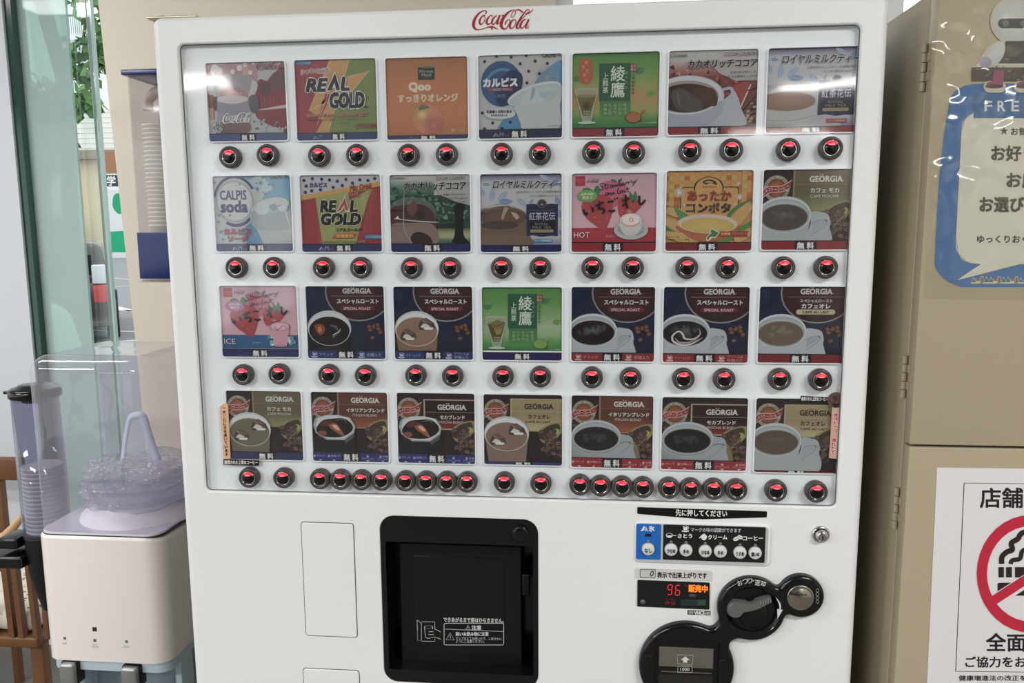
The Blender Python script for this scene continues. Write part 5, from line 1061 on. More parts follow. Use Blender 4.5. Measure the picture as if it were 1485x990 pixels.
for (bx, by, t_, hw) in ((155, 409, 'なし', 32), (360, 414, '少なめ', 36), (494, 419, '多め', 26), (667, 427, '少なめ', 36), (803, 430, '多め', 26), (978, 440, 'うすめ', 36), (1115, 444, '濃いめ', 36)):
    p = q2(bx, by, YF - .006); ob = link('option_button', m_ob, M); ob.location = Vector((p.x, YF - .0038, p.z)) - M.location; link('button_ring', m_or, ob)
    l_ = link('indicator', m_led, ob); l_.location = (0, -.0003, q2(bx, by - 66).z - q2(bx, by).z)
    print_on('button_lettering', ob, YF - .0088, 915, 730, 6.185, lambda c: c.text(t_, bx - hw, by - 8, bx + hw, by + 30, '2a2a2a', 1.4), {'lettering': 'button_lettering'})
lb = sub('ready_label', poly_plate(MB(), [q2(x, y) for x, y in ((36, 590), (50, 576), (710, 600), (728, 616), (728, 696), (34, 668))], YF - .0006, YF + .001), mat('grey_label', C(200, 200, 198), .5))
def rl(c):
    c.rrline(82, 590, 218, 664, 8, 5, '262626'); c.rr(85, 593, 215, 661, 6, 'b4bab8'); c.text('0', 172, 602, 204, 652, '1c1c1c', 1, shear=.2); c.text('表示で出来上がりです', 236, 616, 680, 668, '1e1e1e', 2.2, tilt=8)
print_on('ready', lb, YF - .0007, 915, 730, 6.185, rl, {'picture': 'label_box', 'lettering': 'label_lettering'})
sc_ = sub('status_display', poly_plate(MB(), [q2(x, y) for x, y in ((64, 682), (698, 706), (705, 712), (702, 940), (696, 946), (62, 918), (56, 912), (58, 688))], YF - .0015, YF + .001), mat('display_black', C(12, 16, 18), .1, spec=.6))
sp = q2(105, 878); MB().lathe((sp.x, YF - .0015, sp.z), [(.0038, 0), (.0038, .0004), (.00001, .0005)], 20).build('light_sensor', mat('grey_sensor', C(84, 88, 88), .4), sc_)
RED = mat('red_led_digits', C(120, 10, 20), .4, emit=(1.0, 0.03, 0.04), estr=.75); ORG = mat('orange_led_text', C(180, 60, 10), .4, emit=(1.0, 0.17, 0.01), estr=1.3)
def seg7(c, x, y, w, h, on):
    t = 7; S = {'a': ((x + 8, y), (x + w, y)), 'b': ((x + w, y), (x + w - 4, y + h / 2)), 'c': ((x + w - 4, y + h / 2), (x + w - 8, y + h)), 'd': ((x, y + h), (x + w - 8, y + h)), 'e': ((x + 4, y + h / 2), (x, y + h)), 'f': ((x + 8, y), (x + 4, y + h / 2)), 'g': ((x + 5, y + h / 2), (x + w - 5, y + h / 2))}
    for k in on:
        (ax, ay), (bx_, by_) = S[k]; c.line([(ax + (bx_ - ax) * .1, ay + (by_ - ay) * .1, t), (bx_ - (bx_ - ax) * .1, by_ - (by_ - ay) * .1, t)], 'd03040')
def led1(c): seg7(c, 326, 728, 46, 88, 'abcdfg'); seg7(c, 396, 732, 46, 88, 'afgcde')
print_on('digits', sc_, YF - .0017, 915, 730, 6.185, led1, {'picture': 'led_digits'}, mats={'picture': RED})
def led2(c): c.text('販売中', 518, 730, 686, 794, 'e06020', 3.2, tilt=6)
print_on('sale', sc_, YF - .0017, 915, 730, 6.185, led2, {'lettering': 'led_lettering'}, mats={'lettering': ORG})
def led3(c):
    c.text('℃', 480, 726, 506, 748, '7a2430', .5); c.text('売り切れ', 310, 850, 390, 862, '8a2a38', .4); c.text('100', 308, 882, 342, 898, '9a2c3c', .5); c.ring(324, 890, 22, 18, 3, '8a2434'); c.ring(376, 891, 20, 18, 3, '8a2434'); c.text('50', 362, 884, 390, 898, '9a2c3c', .5)
    c.rect(446, 858, 674, 914, '24302e'); c.rect(600, 862, 670, 910, '2c4a3c'); c.rr(520, 808, 586, 836, 12, '3a3436'); c.text('釣銭切', 530, 815, 576, 829, '7a7476', .3)
print_on('dim', sc_, YF - .0016, 915, 730, 6.185, led3, {'picture': 'dim_symbols', 'lettering': 'dim_lettering'})
def vn(c):
    c.poly([(355, 603), (478, 607), (478, 631), (356, 626)], '1c1c1c'); c.text('VNCS', 392, 608, 446, 626, 'd8d8d8', 1.2)
    for i in range(4): c.rect(362 + i * 7, 608, 365 + i * 7, 622, 'd0d0d0'); c.rect(452 + i * 6, 611, 455 + i * 6, 626, 'd0d0d0')
print_on('maker_label', M, YF - .0002, 900, 720, 3.666, vn, {'picture': 'maker_label', 'lettering': 'maker_lettering'})
kp = at(1189.8, 774, YF); ky = MB().lathe((kp.x, YF, kp.z), [(.0125, 0), (.0125, .002), (.0112, .004), (.0088, .0045), (.0086, .003), (.0080, .003), (.0078, .009), (.0062, .0115), (.0040, .0118), (.00001, .0118)], 40)
key = sub('key_lock', ky, CHROME); MB().box(kp.x - .0008, YF - .0125, kp.z - .0045, kp.x + .0008, YF - .0112, kp.z + .0015, .0002).build('keyhole', BLACKM, key)
for i in range(7): a = i * 2 * math.pi / 7; MB().box(kp.x + .0052 * math.cos(a) - .0005, YF - .0122, kp.z + .0052 * math.sin(a) - .0005, kp.x + .0052 * math.cos(a) + .0005, YF - .0112, kp.z + .0052 * math.sin(a) + .0005).build('lock_pin', BLACKM, key) if i % 2 == 0 else None
# ---- coin and note unit: three rounded lobes with smooth necks
q3 = lambda x, y, Y=YF: P2(x, y, 900, 720, 3.666, Y)
def pr(cx, cy, r): p = q3(cx, cy); return (p.x, p.z, (q3(cx + r, cy).x - q3(cx - r, cy).x) / 2)
LOB = [pr(690, 583, 181), pr(952, 516, 122), pr(346, 890, 252)]
def sdf(x, z):
    d = [math.hypot(x - a, z - b_) - r for a, b_, r in LOB]; k = .010
    def sm(a, b_): h = max(k - abs(a - b_), 0) / k; return min(a, b_) - h * h * k * .25
    def segd(A, B, w_):
        ax, az = A[0], A[1]; vx, vz = B[0] - ax, B[1] - az; t = max(0, min(1, ((x - ax) * vx + (z - az) * vz) / (vx * vx + vz * vz))); return math.hypot(x - ax - t * vx, z - az - t * vz) - w_
    nk = min(segd(LOB[0], LOB[1], .012), segd(LOB[0], LOB[2], .016)); v = sm(sm(d[0], d[1]), d[2]); return sm(v, nk)
def contour():
    x0, x1, z0, z1 = LOB[2][0] - LOB[2][2] - .01, LOB[1][0] + LOB[1][2] + .01, LOB[2][1] - LOB[2][2] - .01, LOB[1][1] + LOB[1][2] + .02; N = 150; hx_, hz_ = (x1 - x0) / N, (z1 - z0) / N
    G = [[sdf(x0 + i * hx_, z0 + j * hz_) for j in range(N + 1)] for i in range(N + 1)]; seg_ = {}
    for i in range(N):
        for j in range(N):
            c4 = [(i, j), (i + 1, j), (i + 1, j + 1), (i, j + 1)]; v4 = [G[a][b_] for a, b_ in c4]; pts = []
            for e in range(4):
                a, b_ = v4[e], v4[(e + 1) % 4]
                if (a < 0) != (b_ < 0):
                    k1, k2 = c4[e], c4[(e + 1) % 4]; key_ = (min(k1, k2), max(k1, k2)); f = a / (a - b_); pts.append((key_, (x0 + (k1[0] + (k2[0] - k1[0]) * f) * hx_, z0 + (k1[1] + (k2[1] - k1[1]) * f) * hz_), a < 0))
            if len(pts) == 2:
                s_ = sorted(pts, key=lambda p: not p[2]); seg_[s_[0][0]] = (s_[1][0], s_[0][1])
    st = next(iter(seg_)); out = []; k_ = st
    while k_ in seg_:
        nx, p = seg_.pop(k_); out.append(p); k_ = nx
    return out
CT = contour()
def inset(P, d):
    out = []
    for x, z in P:
        e = 2e-4; gx, gz = sdf(x + e, z) - sdf(x - e, z), sdf(x, z + e) - sdf(x, z - e); L_ = math.hypot(gx, gz) or 1; out.append((x - gx / L_ * d, z - gz / L_ * d))
    return out
cu = MB(); L = [[(x, YF + .001, z) for x, z in CT], [(x, YF - .006, z) for x, z in CT]]
for k in range(1, 6): a = math.pi / 2 * k / 5; L.append([(x, YF - .006 - .006 * math.sin(a), z) for x, z in inset(CT, .006 * (1 - math.cos(a)))])
cu.loops(L); last = inset(CT, .006); YC = YF - .012
rl_ = pr(695, 590, 142)
bzr = [q3(178, 735), q3(520, 745)]; nh = rrect(bzr[0].x, LOB[2][1] - .052, bzr[1].x, bzr[0].z, .002)
circ = lambda x, z, r, n=48: [(x + r * math.cos(2 * math.pi * i / n), z + r * math.sin(2 * math.pi * i / n)) for i in range(n)]
face_with_holes(cu, last, [circ(*rl_), nh], YC)
cu.loops([[(x, YC, z) for x, z in circ(*rl_)], [(x, YC + .001, z) for x, z in circ(rl_[0], rl_[1], rl_[2] - .001)], [(x, YC + .008, z) for x, z in circ(rl_[0], rl_[1], rl_[2] - .006)]], cap1=True)
cu.loops([[(x, YC, z) for x, z in nh], [(x, YC + .004, z) for x, z in nh]], cap1=True, smooth=False)
coin = sub('payment_unit', cu, BLACKG)
# return lever
lp = [q3(x, y, YC) for x, y in ((562, 600), (572, 570), (600, 555), (640, 558), (690, 562), (740, 545), (795, 532), (803, 545), (798, 560), (740, 590), (690, 605), (650, 612), (632, 632), (605, 644), (575, 632))]
lv = MB(); cpts = crom([(p.x, p.z) for p in lp], 4, True); cx_, cz_ = sum(p[0] for p in cpts) / len(cpts), sum(p[1] for p in cpts) / len(cpts)
LL = []
for k in range(5): a = math.pi / 2 * k / 4; f = 1 - .14 * (1 - math.cos(a)); LL.append([(cx_ + (x - cx_) * f, YC + .004 - .008 * math.sin(a), cz_ + (z - cz_) * f) for x, z in [tuple(p) for p in cpts]])
LL.insert(0, [(x, YC + .008, z) for _, (x, z) in zip(LL[0], [tuple(p) for p in cpts])])
lv.loops(LL, cap1=True)
lever = lv.build('return_lever', mat('dark_grey_lever', C(92, 92, 92), .42), coin)
for i in range(5): p = q3(742 + i * 13, 550 - i * 3, YC); p2 = q3(746 + i * 13, 568 - i * 3, YC); MB().box(p.x - .0006, YC - .0052, p2.z, p.x + .0006, YC - .003, p.z).build('lever_rib', mat('light_grey_rib', C(130, 130, 130), .4), lever)
hb = q3(700, 610); MB().lathe((hb.x, YC + .008, hb.z), [(.022, 0), (.0215, .004), (.019, .006), (.00001, .006)], 36).build('lever_hub', BLACKM, coin)
cc = q3(945, 517); MB().lathe((cc.x, YC, cc.z), [(.0188, 0), (.0184, .0012), (.0172, .0008), (.014, .0020), (.008, .0042), (.00001, .0050)], 40).build('coin_slot', mat('brushed_steel_dome', C(176, 172, 164), .24, metal=1.0), coin)
s0, s1_ = q3(898, 515, YC - .004), q3(990, 522, YC - .004); MB().box(s0.x, YC - .0056, s1_.z, s1_.x, YC + .002, s0.z).build('coin_gap', BLACKM, coin)
def coinprint(c):
    W = 'b4b4b2'; ch = 'おつり・返却'
    P = [(634, 458, -22), (662, 450, -12), (688, 446, -5), (706, 446, 0), (728, 458, 8), (758, 462, 16)]
    for g_, (x, y, r) in zip(ch, P):
        s = 13.5 if g_ != '・' else 3
        c.text(g_, x - s, y - s, x + s, y + s, W, .6, rot=r)
    c.stroke([(826, 536, 2), (846, 570, 9), (846, 606, 6), (834, 636, 3)], 'c4c8ca'); c.poly([(832, 596), (862, 600), (834, 648)], 'c4c8ca')
    for i in range(4): c.ring(1046, 497 + i * 20, 8, 10, 2.5, '8a8a88')
print_on('coin', coin, YC - .0002, 900, 720, 3.666, coinprint, {'picture': 'return_arrow', 'lettering': 'return_lettering'})
# note inserter
YN = YC + .003; b0, b1 = q3(186, 740, YN), q3(514, 1010, YN)
nf = MB(); face_with_holes(nf, [(b0.x, b0.z), (b1.x, b0.z), (b1.x, LOB[2][1] - .050), (b0.x, LOB[2][1] - .050)], [rrect(q3(203, 900, YN).x, q3(300, 1080, YN).z, q3(492, 900, YN).x, q3(300, 792, YN).z, .002)], YN)
nt_ = nf.build('note_inserter', BLACKM, coin)
n0, n1 = q3(203, 794, YN + .0015), q3(492, 940, YN + .0015)
MB().box(n0.x, YN + .0006, n1.z, n1.x, YN + .0012, n0.z).build('note_window', mat('smoked_note_window', C(92, 90, 84), .2, spec=.6), nt_)
MB().box(n0.x, YN - .001, q3(300, 942, YN).z, n1.x, YN + .001, q3(300, 905, YN).z, .0004).build('note_slot', mat('note_slot_black', C(14, 14, 14), .25), nt_)
MB().box(n0.x + .004, YN - .0014, q3(300, 931, YN).z, n1.x - .003, YN - .0002, q3(300, 926, YN).z).build('slot_edge', mat('slot_edge_grey', C(90, 88, 84), .3), nt_)
MB().box(n0.x, YN + .0008, q3(300, 1080, YN).z, n1.x, YN + .0016, q3(300, 946, YN).z).build('lower_window', mat('dark_window', C(34, 33, 32), .15, spec=.6), nt_)
for hx1, hx2, hy in ((133, 164, 868), (526, 557, 890)):
    A, B_ = q3(hx1, hy - 24, YC), q3(hx2, hy + 24, YC); MB().tube([(A.x, YC - .0003, B_.z), (A.x, YC - .0005, A.z - .003), (A.x + .002, YC - .0005, A.z), (B_.x - .002, YC - .0005, A.z), (B_.x, YC - .0005, A.z - .003), (B_.x, YC - .0003, B_.z)], .0011, 8).build('service_hook', BLACKM, coin)
def np_(c):
    W = 'a8a8a2'; c.line([(300, 840, 3), (386, 842, 3), (380, 892, 3), (304, 888, 3)], W, closed=True); c.poly([(344, 848), (368, 868), (354, 869), (354, 882), (332, 881), (332, 868), (320, 867)], 'c4c6c4')
    c.rrline(304, 900, 380, 934, 2, 2, 'b8b8b4'); c.text('1000', 318, 908, 366, 926, 'b8b8b4', .6)
print_on('note', nt_, YN - .0016, 900, 720, 3.666, np_, {'picture': 'note_arrow', 'lettering': 'note_lettering'})

# ------------------------------------------------------------------ lockers on the right
YL = -0.03; YK = YL + .024
xlk = (atx(1357, 0, YL) + atx(1329.5, 480, YL) + atx(1314, 790, YL)) / 3; xrk = xlk + .90
zg = atz(1330, 646.5, YL); ZL = atz(1292, 29, .6) if False else None
pt = at(1300, 25, .02); zlk = 1.524 + (pt.z - 1.524) * 1.0
# the top edge of the side passes through pixel (1292, 29); find its height from the side plane x = xlk
d_ = ROWS[0] * ((1318 - 742.5) / F_PX) + ROWS[1] * ((11 - 495) / F_PX) + ROWS[2]; zlk = (CAM + d_ * ((xlk - CAM.x) / d_.x)).z
LK = empty('locker', ((xlk + xrk) / 2, .25, 0), 'tall greige steel locker with two doors and posters', 'locker')
MB().box(xlk, YK + .001, .05, xrk, .50, zlk, .002).build('locker_body', LOCK, LK)
MB().box(xlk + .02, YK + .02, 0, xrk - .02, .48, .05).build('plinth', mat('dark_plinth', C(60, 58, 54), .6), LK)
gz = .0018
dt = MB().box(xlk, YL, zg + gz, xrk, YK - .0008, zlk - .004, .0014).build('door', LOCK, LK, label='upper locker door')
dbt = MB().box(xlk, YL, .06, xrk, YK - .0008, zg - gz, .0014).build('door', LOCK, LK, label='lower locker door')
for (py0, py1, dd) in ((63, 133, dt), (515, 576.5, dt), (706.5, 766.5, dbt)):
    z1, z0 = atz(1340 - py0 * .045, py0, YK), atz(1340 - py1 * .045, py1, YK); n = 5
    for i in range(n):
        za = z1 + (z0 - z1) * i / n; zb2 = z1 + (z0 - z1) * (i + 1) / n
        MB().lathe((xlk - .0035, YK + .0005, zb2 + .0005), [(.0035, 0), (.0035, za - zb2 - .001)], 14, 'z').build('hinge_knuckle', LOCK, dd)
        if i % 2: MB().box(xlk - .0012, YK - .012, zb2 + .0005, xlk + .001, YK, za - .0005).build('hinge_leaf', LOCK, dd)
for zz in (zg + .25, zg - .25):
    MB().box(xrk - .06, YL - .02, zz - .06, xrk - .045, YL, zz + .06, .003).build('door_handle', CHROME, dt if zz > zg else dbt)
# laminated speech-bubble poster
YP = YL - .0006
FILM = clear_mat('laminate_film', (0.97, 0.97, 0.95), 1.5, .05, haze=.03, haze_col=C(220, 216, 205), bump=.45, bscale=11, dist=.02)
po = empty('poster', at(1430, 250, YL), 'glossy laminated blue speech-bubble poster with white FREE lettering', 'poster')
def plane_px(pts, Y, Yb, name, m, parent): 
    return MB().prism([(at(x, y, Y).x, at(x, y, Y).z) for x, y in pts], Y, Yb).build(name, m, parent)
def bub(c):  # full pixels
    B = '1d5f9e'
    c.poly([tuple(p) for p in crom([(1375, 160), (1380, 138), (1400, 124), (1430, 121)], 5)] + [(1650, 121), (1650, 416), (1396, 416)] + [tuple(p) for p in crom([(1394, 416), (1372, 406), (1358, 390), (1356, 370), (1362, 260), (1371, 180)], 5)], B)
    c.poly([tuple(p) for p in crom([(1412, 163), (1400, 172), (1394, 190), (1391, 250), (1386, 345), (1390, 368), (1402, 380), (1422, 383)], 5)] + [(1386, 407), (1480, 383), (1600, 380), (1600, 163)], 'c3c3bb')
    c.line([(1412, 163, .8), (1400, 172, .8), (1394, 190, .8), (1391, 250, .8), (1386, 345, .8), (1390, 368, .8), (1402, 380, .8), (1422, 383, .8), (1386, 407, .8), (1480, 383, .8)], '6a4a5a')
    c.rect(1412, 138, 1640, 171, '1d588f'); c.rrline(1412, 138, 1640, 171, .5, .6, '1a3f68')
    for g_, x in zip('FREE', (1428, 1447, 1467, 1488)): c.text(g_, x, 146.5, x + 10.5, 161, 'c8cfd4', .5)
    c.poly([(1456 + 6.5 * (1 if i % 2 == 0 else .4) * math.sin(i * math.pi / 5), 190 - 6.5 * (1 if i % 2 == 0 else .4) * math.cos(i * math.pi / 5)) for i in range(10)], '26221f')
    c.text('お替わり', 1466, 185, 1512, 196, '26221f', .5); c.text('お好きな', 1438, 211.5, 1526, 233, '26221f', 1.1); c.text('お席に', 1460, 250, 1528, 272, '26221f', 1.1); c.text('お選びください', 1421, 286, 1572, 307, '26221f', 1.2); c.text('ゆっくりおくつろぎください', 1417, 341, 1582, 352, '26221f', .5)
    rnd = random.Random(3)
    for i in range(22):
        x = 1412 + i * 6.2; 
        if i % 4 == 1: c.rect(x - 3, 404, x + 3, 411, 'b8bab0'); c.poly([(x - 3.4, 407), (x, 402), (x + 3.4, 407)], '8a3a44')
        elif i % 4 == 2: c.rr(x - 2.5, 400, x + 2.5, 411, 2, '9aa094'); c.rr(x - 1.6, 402, x + 1.6, 410, 1, '6a5a48')
        else:
            h = rnd.uniform(7, 10)
            c.poly([(x - 4.5, 411), (x, 411 - h - 2), (x + 4.5, 411)], 'b4b8ae'); c.poly([(x - 3.4, 409), (x, 411 - h), (x + 3.4, 409)], '2c5c58' if i % 2 else '2f6044')
    c.rect(1410, 411, 1640, 413, '3a7078')
cvp = print_on('poster_print', po, YP, 0, 0, 1, bub, {'picture': 'bubble_print', 'lettering': 'poster_lettering'})
def rob(c):  # 1385,0 x 7.07  plain generic toy robot
    E = 'b6b4a6'
    c.el(610, 215, 250, 245, E); c.poly([(330, 480), (450, 420), (760, 415), (900, 700), (200, 700)], E); c.rr(170, 690, 1000, 830, 10, '3a302e')
    c.el(610, 215, 215, 215, 'aeb4ba', cin='c0c4c6'); c.rr(440, 190, 780, 290, 48, '2a2730'); c.el(520, 240, 32, 32, '5a6270'); c.el(700, 240, 32, 32, '5a6270')
    c.poly([(520, 420), (720, 420), (740, 650), (430, 650)], '2e2c30'); c.curve([(360, 490), (500, 440), (500, 560), (420, 660), (330, 600)], 'b0b4bc'); c.el(310, 640, 66, 60, '8f8ea6')
    rnd = random.Random(5)
    for i in range(90): x, y = rnd.uniform(180, 980), rnd.uniform(670, 820); c.poly([(x, y), (x + rnd.uniform(10, 40), y - rnd.uniform(2, 12)), (x + rnd.uniform(5, 30), y + rnd.uniform(4, 12))], rnd.choice(('8a7a6a', '1e1a1a', '5a4c44', '2a2424')))
    for X in (400, 710): c.rr(X - 110, 830, X + 120, 950, 60, E); c.poly([(X, 720), (X + 100, 720), (X + 90, 890), (X - 80, 890), (X - 80, 850), (X - 20, 830)], '8a3a5e'); c.el(X, 886, 92, 22, '4a2038')
print_on('robot_print', po, YP - .0007, 1385, 0, 7.07, rob, {'picture': 'toy_figure_print'})
fm = plane_px([(1357, -60), (1350, 120), (1343, 431), (1660, 436), (1660, -60)], YL - .003, YL - .0024, 'laminate', FILM, po)
# no smoking notice
p2_ = empty('notice', at(1430, 850, YL), 'white paper no-smoking notice with red prohibition ring and black lettering', 'notice')
PM = mat('white_paper', C(212, 211, 214), .6)
plane_px([(1359, 678), (1610, 681), (1600, 1120), (1339, 1112)], YL - .0008, YL - .0001, 'sheet', PM, p2_)
def smoke(c):   # crop 1340,670 x 3.0955
    K = '201e20'
    c.line([(180, 93, 4), (760, 100, 4), (760, 945, 4), (142, 938, 4)], K, closed=True)
    c.text('店舗内は', 253, 116, 640, 204, K, 2.6); c.text('全面禁煙', 280, 768, 640, 848, K, 2.6); c.text('ご協力をお願いします', 186, 872, 740, 920, K, 1.6); c.text('健康増進法の改正を受けて', 156, 956, 560, 980, K, .7); c.text('2020年4月1日', 156, 990, 420, 1010, 'a02038', .8)
    RD = 'b2283c'; cx, cy = 478, 500
    for y in (385, 330):
        pass
    c.stroke([(348, 456, 24), (350, 424, 24), (372, 402, 24), (396, 392, 24), (392, 362, 24), (420, 344, 24), (436, 320, 24), (470, 306, 24)], '2c2024'); c.stroke([(388, 456, 20), (396, 440, 20), (430, 432, 20), (440, 400, 20), (470, 384, 20), (500, 380, 20)], '2c2024')
    c.rect(334, 470, 358, 516, '2c2024'); c.rect(368, 470, 394, 516, '2c2024'); c.rect(408, 470, 640, 516, '2c2024'); c.rr(330, 540, 640, 598, 8, '2c2024')
    c.line([(300, 632, 58), (650, 410, 58)], 'cfced2'); c.line([(308, 622, 42), (650, 400, 42)], RD); c.ring(cx, cy, 242, 264, 50, RD)
print_on('notice_print', p2_, YL - .001, 1340, 670, 3.0955, smoke, {'picture': 'prohibition_print', 'lettering': 'notice_lettering'})

# ------------------------------------------------------------------ water dispenser
YD = .25
xd0, xd1 = atx(56.5, 880, YD), atx(238, 880, YD); dzs = atz(150, 779, YD); dzb = atz(120, 958, YD); dzt = (atz(150, 519, YD)); DD = .26
W_ = empty('water_dispenser', ((xd0 + xd1) / 2, YD + DD / 2, .40), 'white water dispenser with clear hood over a wrinkled bottle', 'water dispenser')
PK = mat('pearl_white_plastic', C(226, 220, 216), .16, spec=.5, coat=.3)
def rbox(x0, x1, y0, y1, z0, z1, r, rt=0.0, n=6, capb=True):
    mb = MB(); prof = [(0, z0)]
    if rt:
        for k in range(6): a = math.pi / 2 * k / 5; prof.append((rt * (1 - math.cos(a)), z1 - rt + rt * math.sin(a)))
    else: prof.append((0, z1))
    L_ = [[(x, y, z) for x, y in rrect(x0 + i, y0 + i, x1 - i, y1 - i, max(r - i, .002), n)] for i, z in prof]
    return mb.loops(L_, capb, True)
# body with a sloping shoulder to the right
body = rbox(xd0, xd1, YD, YD + DD, dzb, dzs, .034, .007)
body.v = [(x, y, z - max(0, (x - (xd1 - .03))) * .25 - max(0, y - YD - .03) * .06 if z > dzs - .02 else z) for x, y, z in body.v]
body.build('body', PK, W_)
rbox(xd0 + .0045, xd1 - .0045, YD + .0045, YD + DD - .0045, dzs - .001, dzs + .0016, .030).build('seam', mat('dark_seam', C(40, 40, 46), .5), W_)
rbox(xd0 + .0055, xd1 - .0055, YD + .0055, YD + DD - .0055, dzs + .0016, dzs + .006, .029).build('deck', mat('lavender_plastic', C(220, 217, 228), .4), W_)
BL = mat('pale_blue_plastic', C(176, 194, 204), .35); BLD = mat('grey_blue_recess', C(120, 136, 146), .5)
rbox(xd0 + .008, xd1 - .004, YD + .006, YD + DD, dzb - .022, dzb - .0005, .026).build('rim', BL, W_)
rbox(xd0 + .02, xd1 - .01, YD + .11, YD + DD, .48, dzb - .0225, .02).build('back_column', BLD, W_)
for xs in (xd0 + .018, xd1 - .022): MB().box(xs, YD + .06, .48, xs + .014, YD + .109, dzb - .0225, .003).build('side_cheek', BL, W_)
rbox(xd0 + .01, xd1 - .006, YD + .0, YD + DD, .40, .48, .03).build('base', PK, W_)
rbox(xd0 - .06, xd1 + .02, YD - .03, YD + DD + .06, .0, .40, .01).build('counter', mat('white_counter', C(214, 212, 208), .5), None, 'white counter under the water dispenser', 'counter')
LAV = clear_mat('lavender_clear_plastic', C(246, 245, 248), 1.4, .04, haze=.10, haze_col=C(222, 220, 232), bump=.35, bscale=9, dist=.01)
hood = rbox(xd0 + .004, xd1 - .002, YD + .004, YD + DD - .004, dzs + .0065, dzt, .036, .036)
ho = hood.build('hood', LAV, W_)
# lavender collar under the bottle
bc = at(172, 740, YD + DD / 2); cxb, cyb = (xd0 + xd1) / 2 + .018, YD + DD / 2 + .005
MB().lathe((cxb, cyb, dzs + .003), [(.118, 0), (.114, .010), (.104, .020), (.098, .028), (.094, .034)], 48, 'z').build('collar', mat('lavender_plastic', C(220, 217, 228), .4), W_)
zb0 = dzs + .030; zb1 = atz(185, 672, cyb - .05)
bt = MB(); prof = []; Hh = zb1 - zb0
for i in range(34):
    t = i / 33; r = .102 + .006 * math.sin(t * 26) + .003 * math.sin(t * 61 + 1)
    if t < .12: r *= .86 + .14 * t / .12
    if t > .82: r *= math.sqrt(max(0.02, 1 - ((t - .82) / .18) ** 2 * .8))
    prof.append((r, t * Hh))
bt.lathe((cxb, cyb, zb0), prof, 56, 'z')
rnd = random.Random(11); vv = []
for (x, y, z) in bt.v:
    a = math.atan2(y - cyb, x - cxb); k = 1 + .035 * math.sin(a * 5 + z * 90) + .02 * math.sin(a * 13 - z * 150) + rnd.uniform(-.022, .022); vv.append((cxb + (x - cxb) * k, cyb + (y - cyb) * k, z + .006 * math.sin(a * 4 + 2) * (1 if z > zb1 - .03 else .3)))
bt.v = vv
btl = bt.build('water_bottle', clear_mat('wrinkled_clear_plastic', C(236, 236, 242), 1.5, .06, haze=.16, haze_col=C(228, 228, 240), bump=1.0, bscale=34, dist=.03), None, 'clear ribbed water bottle in crinkled film inside the dispenser hood', 'bottle')
ms = bt
wat = MB().lathe((cxb, cyb, zb0 + .002), [(.084, 0), (.090, .01), (.092, Hh * .55), (.088, Hh * .6)], 40, 'z'); wat.build('water', clear_mat('bottle_water', C(232, 232, 240), 1.33, .02, haze=.10, haze_col=C(200, 200, 216)), btl)
# carrying strap of the bottle
s = [at(x, y, cyb - .02) for x, y in ((177, 672), (181, 640), (186, 612), (191, 604), (202, 602), (208, 608), (217, 638), (228, 668))]
sv = MB(); wS = .0088
fr_, bk_ = [], []
for i, p in enumerate(crom([tuple(v) for v in s], 5)): fr_.append(p)
vs, fs = [], []
for i, p in enumerate(fr_):
    t = fr_[min(i + 1, len(fr_) - 1)] - fr_[max(i - 1, 0)]; nx, nz = -t[2], t[0]; l = math.hypot(nx, nz) or 1; nx, nz = nx / l * wS * .8, nz / l * wS * .8
    vs += [(p[0] - nx, p[1] - .004, p[2] - nz), (p[0] + nx, p[1] + .004, p[2] + nz), (p[0] + nx, p[1] + .005, p[2] + nz), (p[0] - nx, p[1] - .003, p[2] - nz)]
    if i: b4 = 4 * i; fs += [(b4 - 4 + k, b4 - 4 + (k + 1) % 4, b4 + (k + 1) % 4, b4 + k) for k in range(4)]
sv.add(vs, fs, True); sv.build('carry_strap', mat('pale_blue_strap', C(196, 202, 222), .4), btl)
# indicators, lettering, levers
for (px, py, s_, c_) in ((137.2, 912, .0044, (44, 44, 46)), (137.5, 928.2, .0030, (120, 84, 84)), (94, 925, .0028, (120, 112, 120)), (183.5, 930, .0028, (96, 118, 116))):
    p = at(px, py, YD); MB().box(p.x - s_, YD - .0008, p.z - s_, p.x + s_, YD + .001, p.z + s_, .0006).build('indicator', mat('ind_%d' % c_[0], C(c_), .3), W_)
def wd(c): c.text('HOT', 361, 757, 385, 769, '9a928e'); c.text('HOT', 530, 766, 560, 773, '9a928e'); c.text('COLD', 526, 776, 566, 788, '8a8280', .3); c.text('COLD', 708, 774, 744, 788, '9a928e')
print_on('dispenser_print', W_, YD - .0002, 0, 740, 3.96, wd, {'lettering': 'dispenser_lettering'})
TAP = mat('brushed_grey_tap', C(150, 150, 150), .35, metal=.7)
for (xa, xb, yt) in ((85, 106, 963), (174, 197, 969)):
    A, B_ = at(xa, yt, YD - .012), at(xb, yt, YD - .012)
    tp = MB().box(A.x, YD - .014, .62, B_.x, YD + .004, A.z, .005); t_ = tp.build('tap_lever', TAP, W_)
    MB().box(A.x - .002, YD - .004, .64, B_.x + .002, YD + .02, A.z + .001, .003).build('tap_housing', BLACKM, t_)
